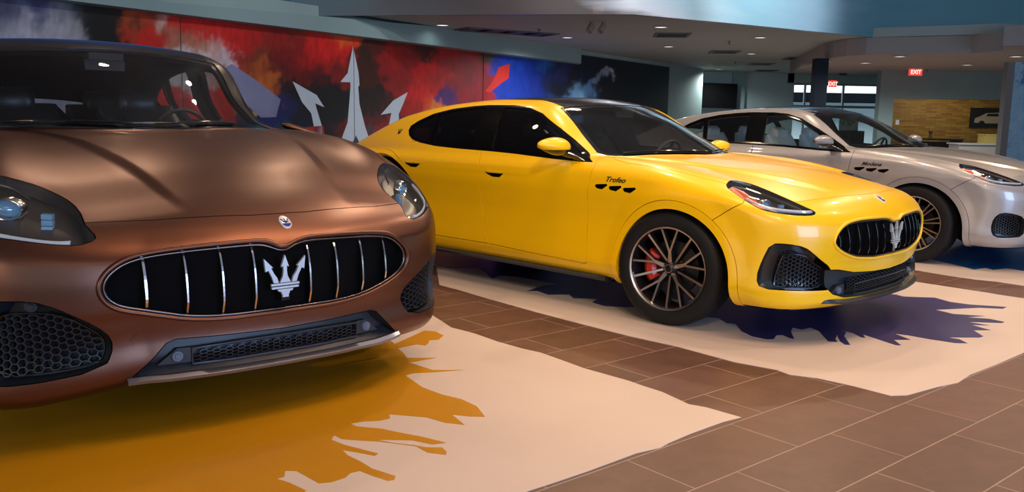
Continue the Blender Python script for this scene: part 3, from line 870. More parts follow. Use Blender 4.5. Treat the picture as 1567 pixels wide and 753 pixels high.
    def pl2(u,v):
        p,n=on_nose(u,v,-.03); return p,n
    if car=='B': hp2=[(-.365,.255),(-.36,.325),(.36,.325),(.365,.255)]; 
    else: hp2=[(-.47,.275),(-.44,.365),(.44,.365),(.47,.275)]
    q=hexmesh(lambda u,v:inpoly((u,v+.30),hp2),lambda u,v:pl2(u,v+.30),.0105,.003,.015,1.6); put('lower_mesh',q,M['mesh'],car,lg)
    q=bmesh.new(); tube(q,[tuple(pl2(u,v)[0]) for u,v in [(-.37,.255),(-.37,.33),(-.2,.335),(0,.335),(.2,.335),(.37,.33),(.37,.255),(.2,.25),(0,.25),(-.2,.25)]],(.007,.007),6,True,up=(1,0,0)); put('mesh_frame',q,M['plastic'],car,lg,auto=60)
    for sg in(-1,1):
        y0=.425 if car=='B' else .52; p,n=on_nose(sg*y0,.30,-.028); T=Matrix.Translation(p)@n.to_track_quat('Z','Y').to_matrix().to_4x4()
        q=bmesh.new(); lathe(q,[(0,.006),(.010,.006),(.012,.002),(.020,.002),(.023,-.012)],24,T); put('parking_sensor',q,M['sensor'],car,lg,auto=40)
        q=bmesh.new(); pr=[(sg*(y0-.06),.262),(sg*(y0-.055),.335),(sg*(y0+.0),.335),(sg*(y0+.075),.262)]
        pts=[on_nose(u,v,-.034)[0] for u,v in pr]; pb=[t-Vector((.02,0,0)) for t in pts]; a=[q.verts.new(t) for t in pts]; c=[q.verts.new(t) for t in pb]
        q.faces.new(a); q.faces.new(c[::-1])
        for i in range(4): j=(i+1)%4; q.faces.new((a[i],c[i],c[j],a[j]))
        put('sensor_panel',q,M['plastic'],car,lg)
    # splitter blade under the nose
    se=.595 if car=='B' else .66
    q=bmesh.new(); ys=np.linspace(-se,se,45); R=[]
    for y in ys:
        ay=abs(y); zb=.216+.012*sstep(.45,.66,ay)+ (0.01 if car!='B' else 0); 
        x=float(skin_x(ay,.245)[0]); ext=.030*(1-sstep(.55,.68,ay))
        R.append([q.verts.new(c) for c in((x-.10,y,zb+.022),(x+ext*.4,y,zb+.024),(x+ext,y,zb+.012),(x+ext*.9,y,zb),(x-.10,y,zb-.004))])
    for A,B in zip(R[:-1],R[1:]):
        for k in range(5): q.faces.new((A[k],A[(k+1)%5],B[(k+1)%5],B[k]))
    q.faces.new(R[0][::-1]); q.faces.new(R[-1]); put('splitter',q,M['splitter'],car,root,auto=35)
    # --- hood badge
    x0=.838; z0=float(skin_z(x0,0)[0]); n=gradn((x0,0,z0)); v=Vector((0,0,1)); u=Vector((0,1,0)); v=(Vector((-1,0,0))-n*(-n.x)).normalized()
    T=Matrix(((u.x,v.x,n.x,x0),(u.y,v.y,n.y,0),(u.z,v.z,n.z,z0),(0,0,0,1)))
    q=bmesh.new(); lathe(q,[(0,.003),(.024,.003),(.0265,.0045),(.029,.003),(.030,-.003)],40,T@Matrix.Diagonal((.86,1.35,1,1)))
    bd=put('hood_badge',q,[M['white_enamel'],M['chrome']],car,root,auto=60,label='oval enamel badge with a chrome rim')
    q=bmesh.new(); pts=[(.0235*.86*math.cos(a),.0235*1.35*math.sin(a)) for a in np.linspace(PI*1.12,PI*1.88,16)]; prism(q,pts,.002,.0042,T); put('blue_field',q,M['blue_enamel'],car,bd)
    q=bmesh.new()
    for poly in trident_polys(): prism(q,[(a*.028,b*.026-.004) for a,b in poly],.002,.0044,T)
    put('badge_trident',q,M['blue_enamel'],car,bd)
    # --- tow cover outline + chrome script on the flank
    if car in 'YW':
        txt={'Y':'Trofeo','W':'Modena'}[car]
        for sg in(1,-1):
            q=text_mesh(txt,.046,.45)
            T0=flank_M(-.43,.852)
            if sg>0: T=T0@Matrix.Diagonal((1,1,1,1))
            for vv in q.verts:
                c=vv.co.copy(); u_=c.x*1.25
                # left flank reads with the nose to the left; right flank with the nose to the right
                X=-.43-u_ if sg>0 else -.43+u_
                zz=.846+c.y; yy=float(skin_y(X,zz)[0]); vv.co=Vector((X,sg*(yy+.0008+c.z),zz))
            bmesh.ops.recalc_face_normals(q,faces=q.faces[:])
            put('name_badge',q,M['script'],car,root)
    for sg in(1,-1):   # small trident on the rear pillar
        q=bmesh.new(); T=flank_M(-2.775,1.085)
        for poly in trident_polys(): prism(q,[(a*.045,b*.045) for a,b in poly],0,.003,T)
        if sg<0: q=mirrored(q)
        put('pillar_badge',q,M['script'],car,root)
    # --- door mirrors
    mx,my,mz=(-.87,1.04,1.055) if car!='B' else (-.78,.93,.965)
    bm=bmesh.new(); bmesh.ops.create_uvsphere(bm,u_segments=40,v_segments=24,radius=1)
    for v in bm.verts:
        c=v.co; x,y,z=c
        sx=.085 if x>0 else .045; fl=1-.25*max(0,z)
        X=mx+x*sx*(1-.35*max(0,y)); Y=my+y*(.145 if car!='B' else .085); Z=mz+z*(.056-.018*y)+.012*y
        if x<0: X=max(X,mx-.035)
        v.co=(X,Y,Z)
    bmesh.ops.bisect_plane(bm,geom=bm.verts[:]+bm.edges[:]+bm.faces[:],dist=1e-5,plane_co=(0,0,mz-.022),plane_no=(0,0,1))
    cap=bmesh.new()
    lowf=[f for f in bm.faces if f.calc_center_median().z<mz-.022]
    low=bm.copy(); bmesh.ops.delete(low,geom=[f for f in low.faces if f.calc_center_median().z>=mz-.022],context='FACES'); bmesh.ops.delete(bm,geom=lowf,context='FACES')
    arm=bmesh.new(); tube(arm,[(mx+.07,my-.20,mz-.095),(mx+.04,my-.15,mz-.065),(mx+.01,my-.08,mz-.042)],[(.075,.018),(.055,.020),(.045,.022)],10)
    mg=bmesh.new(); prism(mg,chaikin([(my+a*(1 if car!='B' else .58),mz+b) for a,b in((-.105,-.03),(.10,-.022),(.115,.015),(.05,.04),(-.095,.036))],2),0,.004,Matrix(((0,0,1,mx-.041),(1,0,0,0),(0,1,0,0),(0,0,0,1))))
    for sg in(1,-1):
        f=(lambda q:q.copy()) if sg>0 else mirrored
        if sg>0 and car=='Y': f=lambda q:shifted(q,(-.02,-.05,-.035))   # this one sits folded a little lower
        mr=put('door_mirror',f(bm),body_m,car,root,auto=60)
        put('mirror_base',f(low),blk,car,mr,auto=60); put('mirror_arm',f(arm),blk,car,mr,auto=60); put('mirror_glass',f(mg),M['mirror'],car,mr)
    bm.free();low.free();arm.free();mg.free();cap.free()
    # --- sill blade (black) below the doors
    q=bmesh.new(); xs=np.linspace(-2.42,-.50,30); R=[]
    for x in xs:
        y=float(skin_y(x,.27)[0]); e=sstep(-.50,-.62,x)*sstep(-2.42,-2.3,x)
        R.append([q.verts.new(c) for c in((x,y-.10,.235),(x,y-.005,.236),(x,y+.012*e,.222),(x,y-.0,.205),(x,y-.10,.19))])
    for A,B in zip(R[:-1],R[1:]):
        for k in range(5): q.faces.new((A[k],A[(k+1)%5],B[(k+1)%5],B[k]))
    q.faces.new(R[0][::-1]); q.faces.new(R[-1]); pair('side_skirt',q,M['plastic'],car,root,auto=40)
    # --- wipers
    for ya,yb in((-.16,.50),(-.62,-.02)):
        q=bmesh.new(); pts=[]
        for t in np.linspace(0,1,9):
            y=ya+(yb-ya)*t; x=float(np.interp(abs(y),[0,.1,.25,.4,.6,.7],[-.32,-.325,-.37,-.44,-.56,-.66]))-.045; pts.append((x,y,float(skin_z(x,abs(y))[0])+.008))
        tube(q,pts,(.006,.005),6); put('wiper',q,blk,car,root,auto=60)
    # --- cabin
    t=M['seat']
    base,back,head=seat_bms()
    def place(bm,x,y,z,sx=1,sy=1,sz=1):
        b=bm.copy()
        for v in b.verts: v.co=Vector((v.co.x*sx+x,v.co.y*sy+y,v.co.z*sz+z))
        return b
    for (x,y) in((-1.32,.36),(-1.32,-.36),(-2.15,.38),(-2.15,-.38)):
        kz=.92
        s_=put('seat',place(back,x,y,.52,1,1,kz),t,car,root,auto=60)
        put('seat_cushion',place(base,x,y,.52,1,1,1),t,car,s_,auto=60)
        put('headrest',place(head,x,y,.545,1,.95,.76),t,car,s_,auto=60)
        q=bmesh.new()
        for dy in(-.045,.045): tube(q,[(x-.40,y+dy,1.0),(x-.402,y+dy,1.06)],.006,6)
        put('headrest_post',q,M['chrome_dark'],car,s_,auto=60)
    q=bmesh.new(); sec=[(-.60,.90),(-.62,.945),(-.72,.968),(-.86,.955),(-.90,.92),(-.92,.84),(-.88,.70),(-.60,.6)]; R=[]
    for y in np.linspace(-.74,.74,17):
        hump=.018*math.exp(-((y-.36)/.16)**2); R.append([q.verts.new((x,y,z+(hump if z>.9 else 0))) for x,z in sec])
    for A,B in zip(R[:-1],R[1:]):
        for k in range(len(sec)): q.faces.new((A[k],A[(k+1)%len(sec)],B[(k+1)%len(sec)],B[k]))
    q.faces.new(R[0][::-1]); q.faces.new(R[-1]); bmesh.ops.subdivide_edges(q,edges=q.edges[:],cuts=1,smooth=.3,use_grid_fill=True); put('dashboard',q,M['dash'],car,root,auto=50)
    q=bmesh.new(); T=Matrix.Translation((-.98,.36,.915))@Matrix.Rotation(math.radians(-66),4,'Y')
    lathe(q,[(.165,0),(.172,.010),(.180,.012),(.186,0),(.180,-.012),(.172,-.010),(.165,0)],48,T)
    for a in(0,PI/2*1.0,PI,-PI/2):
        b3=bmesh.new(); box(b3,(.09,0,-.008),(.16,.03,.012),T@Matrix.Rotation(a,4,'Z')); join_plain(q,b3)
    lathe(q,[(0,.006),(.045,.004),(.055,-.012),(0,-.02)],24,T); put('steering_wheel',q,M['dash'],car,root,auto=50)
    zt=float(skin_z(-1.12,0)[0]); q=bmesh.new(); box(q,(-1.10,0,zt-.072),(.02,.19,.045)); bevel(q,.010,3); tube(q,[(-1.115,0,zt-.06),(-1.12,0,zt-.03)],.008,8); rm=put('rear_view_mirror',q,M['dash'],car,root,auto=50)
    q=bmesh.new(); box(q,(-1.12,0,zt-.035),(.12,.16,.03)); bevel(q,.01,2); put('sensor_pod',q,M['dash'],car,root,auto=50)
    q=bmesh.new(); box(q,(-1.0-.55,0,.52),(1.5,.20,.24)); bevel(q,.04,3); put('centre_console',q,M['dash'],car,root,auto=50)
    q=bmesh.new(); box(q,(-2.0,0,.36),(2.9,1.45,.04)); put('cabin_floor',q,M['dash'],car,root)
    q=bmesh.new(); box(q,(.05,0,.50),(1.25,1.12,.56)); bevel(q,.06,2); put('nose_light_block',q,M['void'],car,root,auto=50)  # black box added inside the nose to stop light leaking through
    # --- wheels
    rim=.250 if car!='W' else .242
    for nm,x in(('front_wheel',0.0),('rear_wheel',-2.9)):
        for side in(1,-1):
            st=steer if x==0 else 0
            build_wheel(root,nm,x,side,st,.352,rim,'V' if car=='W' else 'Y',M)
    S.bm.free()
    return root
def shifted(q,d):
    q=q.copy()
    for v in q.verts: v.co+=Vector(d)
    return q
def join_plain(a,b):
    mp={v:a.verts.new(v.co) for v in b.verts}
    for f in b.faces: a.faces.new([mp[v] for v in f.verts])
    b.free()
# ------------------------------------------------------------------ car materials
def paint(name,col,rough,metal,coat,flake=0,coatr=.03):
    m=mat(name,col,rough,metal,coat,coatr=coatr)
    if flake:
        n=nd(m,'ShaderNodeTexNoise'); n.inputs['Scale'].default_value=900; n.inputs['Detail'].default_value=1
        tc=nd(m,'ShaderNodeTexCoord'); lk(m,tc.outputs['Object'],n.inputs['Vector'])
        b=nd(m,'ShaderNodeBump'); b.inputs['Strength'].default_value=flake; b.inputs['Distance'].default_value=.0004
        lk(m,n.outputs[0],b.inputs['Height']); lk(m,b.outputs[0],bsdf(m).inputs['Normal'])
    return m
def common():
    rub=mat('tyre rubber',(.006,.0065,.008),.6,spec=.3)
    return dict(rubber=rub,rim_dark=mat('rim dark',(.02,.02,.024),.25,.6),rim_face=mat('rim machined',(.62,.58,.56),.28,1),
      disc=mat('brake steel',(.05,.05,.055),.4,.9),caliper=mat('caliper red',(.45,.02,.01),.35,0,.5),
      black=mat('gloss black',(.006,.006,.008),.12,0,.6),void=mat('recess black',(.002,.002,.0025),.8,spec=.1),
      plastic=mat('bumper plastic',(.018,.022,.03),.42),mesh=mat('intake mesh',(.010,.012,.016),.4),sensor=mat('sensor face',(.10,.14,.2),.35),
      lens=glass('lamp lens',(.92,.94,.96),.9),housing=mat('lamp housing',(.10,.095,.09),.30,.7),chrome_dark=mat('dark chrome',(.5,.5,.52),.18,1),
      chrome=mat('chrome',(.75,.76,.78),.1,1),lamp_glow=mat('projector glass',(.10,.20,.33),.06,.4,1,emis=(.30,.62,1),es=.13),drl=mat('light guide',(.55,.60,.64),.25,.1),
      amber=mat('amber reflector',(.62,.08,.015),.25,0,1),red_lens=mat('tail lens',(.3,.005,.005),.15,0,1),
      white_enamel=mat('white enamel',(.7,.68,.66),.15,0,1),blue_enamel=mat('blue enamel',(.02,.04,.25),.15,0,1),
      script=mat('badge script',(.03,.03,.035),.2,.5),mirror=mat('mirror glass',(.8,.8,.82),.02,1),dash=mat('dashboard black',(.015,.015,.016),.6),
      emblem=mat('emblem chrome',(.66,.76,.84),.25,.55),bar_edge=mat('bar edge',(.45,.42,.40),.22,1),grille_edge=mat('grille edge',(.06,.06,.07),.15,.8),
      liner=mat('cabin lining',(.008,.008,.009),.8),seat=mat('black leather',(.014,.014,.016),.4),
      glass=glass('dark side glass',(.13,.14,.15)),wglass=glass('windshield glass',(.75,.8,.79)),frame=mat('window frame black',(.0015,.0015,.002),.10,spec=.30),
      roof=mat('gloss black',(.006,.006,.008),.12,0,.6),pillar=mat('gloss black'),intake_rim=mat('intake surround',(.010,.011,.016),.18,0,.5),splitter=mat('bumper plastic'))
def mats_for(car):
    M=common()
    if car=='B':
        M['paint']=paint('copper satin paint',(.138,.061,.039),.35,.92,.14,.25,coatr=.25); M['splitter']=mat('satin silver',(.22,.25,.33),.30,.9)
        M['glass']=glass('clear side glass',(.85,.9,.9)); M['pillar']=mat('pillar black',(.02,.021,.021),.3,0,.4); M['roof']=mat('roof black',(.016,.017,.017),.22,0,.4); M['bar_edge']=mat('bar edge bright',(.62,.56,.52),.2,1)
        M['grille_edge']=mat('grille edge brown',(.16,.15,.16),.15,.9); M['intake_rim']=mat('bumper plastic'); M['wglass']=glass('brown car windshield',(.78,.82,.82))
    if car=='Y':
        M['paint']=paint('yellow paint',(.96,.57,.001),.32,0,.45,.0); M['bar_edge']=mat('dark bar edge',(.07,.07,.08),.12,1)
    if car=='W':
        M['paint']=paint('pearl white paint',(.37,.37,.375),.33,.25,.8,.1); M['seat']=mat('pale grey leather',(.60,.68,.70),.5); M['glass']=glass('pale side glass',(.8,.85,.85)); M['liner']=mat('grey lining',(.06,.065,.07),.8)
        M['roof']=mat('gloss black'); M['intake_rim']=mat('bumper plastic')
    return M
D1E=[(-0.49,5.36),(-0.35,5.05),(-0.21,4.92),(-0.07,4.74),(0.07,4.60),(0.16,4.53),(0.26,4.40),(0.37,4.25),(0.44,4.18),(0.51,4.11),(0.57,4.05),(0.63,3.97),(0.70,3.89),(0.79,3.72),(0.86,3.68),(0.92,3.62),(0.98,3.56),(0.89,3.50),(0.81,3.43),(0.72,3.35),(0.62,3.25),(0.58,3.20),(0.48,3.14),(0.38,3.05),(0.29,2.97),(0.17,2.87),(0.07,2.79)]
D2E=[(-0.63,7.20),(-0.53,6.35),(-0.39,6.19),(-0.19,5.93),(0.16,5.50),(0.46,5.16),(0.68,4.92),(0.91,4.71),(1.16,4.41),(1.05,4.56),(1.16,4.42),(1.34,4.28),(1.38,4.20),(1.50,4.15),(1.63,4.03),(1.75,3.89),(1.83,3.90),(2.04,4.04),(2.17,4.11),(2.30,4.25),(2.53,4.44),(2.83,4.70)]
D3E=[(3.45,7.33),(3.59,7.12),(3.73,6.96),(3.86,6.88),(3.99,6.71)]
D2T=[(3.18,6.81),(3.32,6.65),(3.54,6.40),(3.69,6.20)]
S1E=[(-0.63,4.65),(-0.57,4.79),(-0.50,4.96),(-0.43,4.94),(-0.38,4.85),(-0.40,4.76),(-0.45,4.74),(-0.45,4.67),(-0.46,4.63),(-0.51,4.65),(-0.60,4.56),(-0.56,4.47),(-0.53,4.38),(-0.38,4.39),(-0.51,4.29),(-0.44,4.23),(-0.38,4.17),(-0.23,4.18),(-0.38,4.13),(-0.47,4.11),(-0.50,4.07),(-0.46,4.00),(-0.40,3.89),(-0.30,3.79),(-0.21,3.73),(-0.14,3.64),(-0.10,3.51),(-0.16,3.51),(-0.24,3.53),(-0.18,3.41),(-0.26,3.43),(-0.34,3.49),(-0.44,3.51),(-0.50,3.52),(-0.49,3.47),(-0.53,3.44),(-0.59,3.43),(-0.64,3.40),(-0.61,3.37),(-0.51,3.35),(-0.41,3.30),(-0.34,3.27),(-0.24,3.21),(-0.29,3.19),(-0.37,3.23),(-0.44,3.23),(-0.51,3.23),(-0.44,3.20),(-0.36,3.18),(-0.31,3.16),(-0.25,3.16),(-0.23,3.12),(-0.23,3.09),(-0.30,3.11),(-0.35,3.17),(-0.49,3.21),(-0.58,3.22),(-0.64,3.23),(-0.68,3.27),(-0.68,3.22),(-0.62,3.17),(-0.55,3.13),(-0.48,3.09),(-0.49,3.07),(-0.56,3.10),(-0.62,3.12),(-0.59,3.07),(-0.53,3.01),(-0.48,2.95),(-0.39,2.89),(-0.39,2.86),(-0.41,2.85),(-0.47,2.89),(-0.52,2.93),(-0.55,2.91),(-0.56,2.87),(-0.60,2.83),(-0.64,2.82),(-0.70,2.88),(-0.74,2.92),(-0.78,2.92),(-0.77,2.87),(-0.79,2.85),(-0.74,2.82),(-0.67,2.76)]
S2E=[(2.59,6.32),(2.89,6.46),(2.64,6.31),(2.80,6.27),(2.82,6.20),(3.04,6.18),(3.08,6.04),(3.18,5.96),(3.40,5.90),(3.34,5.84),(3.19,5.86),(2.85,5.77),(2.91,5.65),(3.09,5.60),(2.95,5.56),(3.08,5.52),(3.13,5.44),(3.10,5.41),(2.95,5.42),(2.89,5.42),(2.98,5.34),(2.87,5.34),(2.92,5.21),(2.81,5.20),(2.79,5.05),(2.75,5.02),(2.56,5.01),(2.61,4.97),(2.61,4.88),(2.54,4.88),(2.43,4.96),(2.35,5.04),(2.28,5.08),(2.31,4.94),(2.21,4.93),(2.20,4.81),(2.17,4.81),(2.12,4.94),(2.08,5.05),(2.06,4.97),(2.04,4.98),(2.03,5.08),(1.98,5.15),(2.00,5.10),(1.95,5.00),(1.91,4.80),(1.88,4.80),(1.88,4.88),(1.92,5.03),(1.87,4.92),(1.86,4.86),(1.81,4.87),(1.84,5.11),(1.82,5.20),(1.75,5.14),(1.71,5.19),(1.67,5.10),(1.63,4.91),(1.61,4.93),(1.59,5.00),(1.55,4.99),(1.51,4.90),(1.47,4.89),(1.40,4.96),(1.37,5.08),(1.38,5.26),(1.33,5.28),(1.31,5.41),(1.24,5.44),(1.21,5.43),(1.07,5.37),(0.99,5.30),(1.06,5.38),(0.95,5.50),(0.86,5.71),(0.76,5.68),(0.62,5.71),(0.55,5.82),(0.60,5.94),(0.52,5.95),(0.43,5.94),(0.41,6.08),(0.26,6.05),(0.19,6.18),(0.11,6.17),(0.23,6.37),(0.34,6.46),(0.17,6.62),(0.03,6.74),(-0.09,6.77),(-0.15,6.63),(-0.21,6.90),(-0.28,7.08),(-0.49,7.06),(-0.62,7.20)]
S3E=[(4.38,7.39),(4.31,7.53),(4.13,7.43),(4.13,7.54),(3.97,7.43),(3.94,7.59),(3.90,7.76),(3.86,7.93),(3.86,8.19)]
# ------------------------------------------------------------------ the showroom
common(); UX,UY=.7638,.6455            # tile course direction
def un(u,n): return (u*UX-n*UY,u*UY+n*UX)
def noise_bump(m,scale,strength,dist=.01,src=None):
    n=nd(m,'ShaderNodeTexNoise'); n.inputs['Scale'].default_value=scale; n.inputs['Detail'].default_value=4
    tc=nd(m,'ShaderNodeTexCoord'); lk(m,tc.outputs['Object'],n.inputs['Vector'])
    b=nd(m,'ShaderNodeBump'); b.inputs['Strength'].default_value=strength; b.inputs['Distance'].default_value=dist
    lk(m,n.outputs[0],b.inputs['Height']); lk(m,b.outputs[0],bsdf(m).inputs['Normal']); return n
def mottled(name,c0,c1,scale,rough,bump=.05,**k):
    m=mat(name,c0,rough,**k); n=noise_bump(m,scale*6,bump)
    q=nd(m,'ShaderNodeTexNoise'); q.inputs['Scale'].default_value=scale; q.inputs['Detail'].default_value=5
    tc=nd(m,'ShaderNodeTexCoord'); lk(m,tc.outputs['Object'],q.inputs['Vector'])
    r=ramp(m,[(.3,c0),(.7,c1)]); lk(m,q.outputs[0],r.inputs[0]); lk(m,r.outputs[0],bsdf(m).inputs['Base Color']); return m
def tile_mat():
    m=mat('brown floor tile',(.1,.06,.05),.42)
    tc=nd(m,'ShaderNodeTexCoord'); mp=nd(m,'ShaderNodeMapping'); mp.vector_type='TEXTURE'
    a=math.atan2(UY,UX); o=un(.435,.184)
    mp.inputs['Location'].default_value=(o[0],o[1],0); mp.inputs['Rotation'].default_value=(0,0,a)
    lk(m,tc.outputs['Object'],mp.inputs['Vector'])
    b=nd(m,'ShaderNodeTexBrick'); b.offset=.63; b.offset_frequency=2; b.squash=1
    b.inputs['Scale'].default_value=1; b.inputs['Brick Width'].default_value=.628; b.inputs['Row Height'].default_value=.314; b.inputs['Mortar Size'].default_value=.0032; b.inputs['Mortar Smooth'].default_value=.15
    b.inputs['Color1'].default_value=(.112,.055,.038,1); b.inputs['Color2'].default_value=(.140,.071,.052,1); b.inputs['Mortar'].default_value=(.36,.27,.22,1); b.inputs['Bias'].default_value=0
    lk(m,mp.outputs[0],b.inputs['Vector'])
    n=nd(m,'ShaderNodeTexNoise'); n.inputs['Scale'].default_value=7; n.inputs['Detail'].default_value=8; n.inputs['Roughness'].default_value=.7; lk(m,tc.outputs['Object'],n.inputs['Vector'])
    r=ramp(m,[(.3,(.78,.78,.78)),(.7,(1.15,1.12,1.1))]); lk(m,n.outputs[0],r.inputs[0])
    x=nd(m,'ShaderNodeMix'); x.data_type='RGBA'; x.blend_type='MULTIPLY'; x.inputs[0].default_value=1
    lk(m,b.outputs['Color'],x.inputs[6]); lk(m,r.outputs[0],x.inputs[7]); lk(m,x.outputs[2],bsdf(m).inputs['Base Color'])
    bp=nd(m,'ShaderNodeBump'); bp.inputs['Strength'].default_value=.6; bp.inputs['Distance'].default_value=.002; bp.invert=True
    lk(m,b.outputs['Fac'],bp.inputs['Height']); lk(m,bp.outputs[0],bsdf(m).inputs['Normal'])
    return m
def slab(name,poly,z0,z1,m,**k):
    bm=bmesh.new(); prism(bm,poly,z0,z1); return link(name,bm,m,**k)
def structure(o): o['kind']='structure'; return o
# floor
bm=bmesh.new(); prism(bm,[(-16,-7),(26,-7),(26,39),(-16,39)],-.12,0); structure(link('floor',bm,tile_mat()))
# --- floor decals
vinyl=mottled('decal vinyl',(.60,.515,.46),(.66,.57,.515),1.3,.45,.03)
T=D1E[16]
def add(p,u,n): d=un(u,n); return (p[0]+d[0],p[1]+d[1])
def decal(name,poly,label):
    o=slab(name,poly,.0006,.003,vinyl); tag(o,label,'floor decal','white floor decals under the cars'); return o
def clean(p,eps=.012):
    q=[p[0]]
    for a in p[1:]:
        if abs(a[0]-q[-1][0])+abs(a[1]-q[-1][1])>eps: q.append(a)
    return q
d1=[T]+D1E[17:]+[add(T,-3.12,0),add(T,-3.12,6.4),add(T,-.02,6.4)]+D1E[:16]
dec1=decal('floor_decal',clean(d1),'white vinyl floor decal with orange-yellow paint splash under the copper car')
d2=[q for i,q in enumerate(D2E) if i not in(9,)]
dec2=decal('floor_decal',clean(d2[::1]+[un(6.84,1.80),un(6.83,2.6)]+[D2T[3],D2T[2],D2T[1],D2T[0]]+[un(6.82,8.0),un(3.70,8.0)]),'white vinyl floor decal with navy purple splash under the yellow car')
dec3=decal('floor_decal',clean([un(7.40,.7),un(10.5,.7),un(10.5,8.2),un(7.38,8.2)]+D3E),'white vinyl floor decal with blue splash under the white car')
def splash(par,poly,m,label):
    o=slab('paint_splash',clean(poly,.004),.003,.0042,m,parent=par); o['label']=label
splash(dec1,S1E+[(-.75,2.45),(-1.15,1.95),(-1.55,1.85),(-2.4,2.9),(-4.2,5.0),(-3.9,6.6),(-2.9,7.4),(-1.9,6.9),(-1.2,5.8)],mottled('splash orange yellow',(.50,.23,.003),(.55,.26,.004),1.5,.35,.02),'orange-yellow paint splash')
splash(dec2,S2E+[(-1.2,8.6),(-.6,9.3),(.6,9.2),(2.0,8.0),(2.9,7.0)],mottled('splash navy purple',(.016,.016,.105),(.040,.034,.165),1.2,.35,.02),'navy and purple paint splash')
splash(dec3,S3E+[(3.35,8.3),(2.4,9.4),(2.7,10.4),(4.6,10.6),(6.0,9.2),(6.1,7.8),(5.0,6.9)],mottled('splash blue',(.004,.07,.26),(.008,.10,.33),2,.35,.02),'blue paint splash')
# --- mural wall on the left
LW=(Vector((-6.03,13.16,0)),Vector((.5373,.8434,0)),Vector((.8434,-.5373,0)))    # origin, along, towards the room
def wall_M(off=0):
    o,d,n=LW; p=o+n*off
    return Matrix(((d.x,0,n.x,p.x),(d.y,0,n.y,p.y),(0,1,0,0),(0,0,0,1)))      # (t,z,out)
plaster=mottled('teal plaster',(.30,.40,.40),(.33,.43,.43),1.2,.75,.05)
pale=mottled('pale teal plaster',(.42,.53,.54),(.46,.57,.58),1.2,.75,.05)
bm=bmesh.new(); prism(bm,[(-22,0),(24.5,0),(24.5,3.2),(-22,3.2)],-.3,-.01,wall_M()); structure(link('wall_left',bm,plaster))
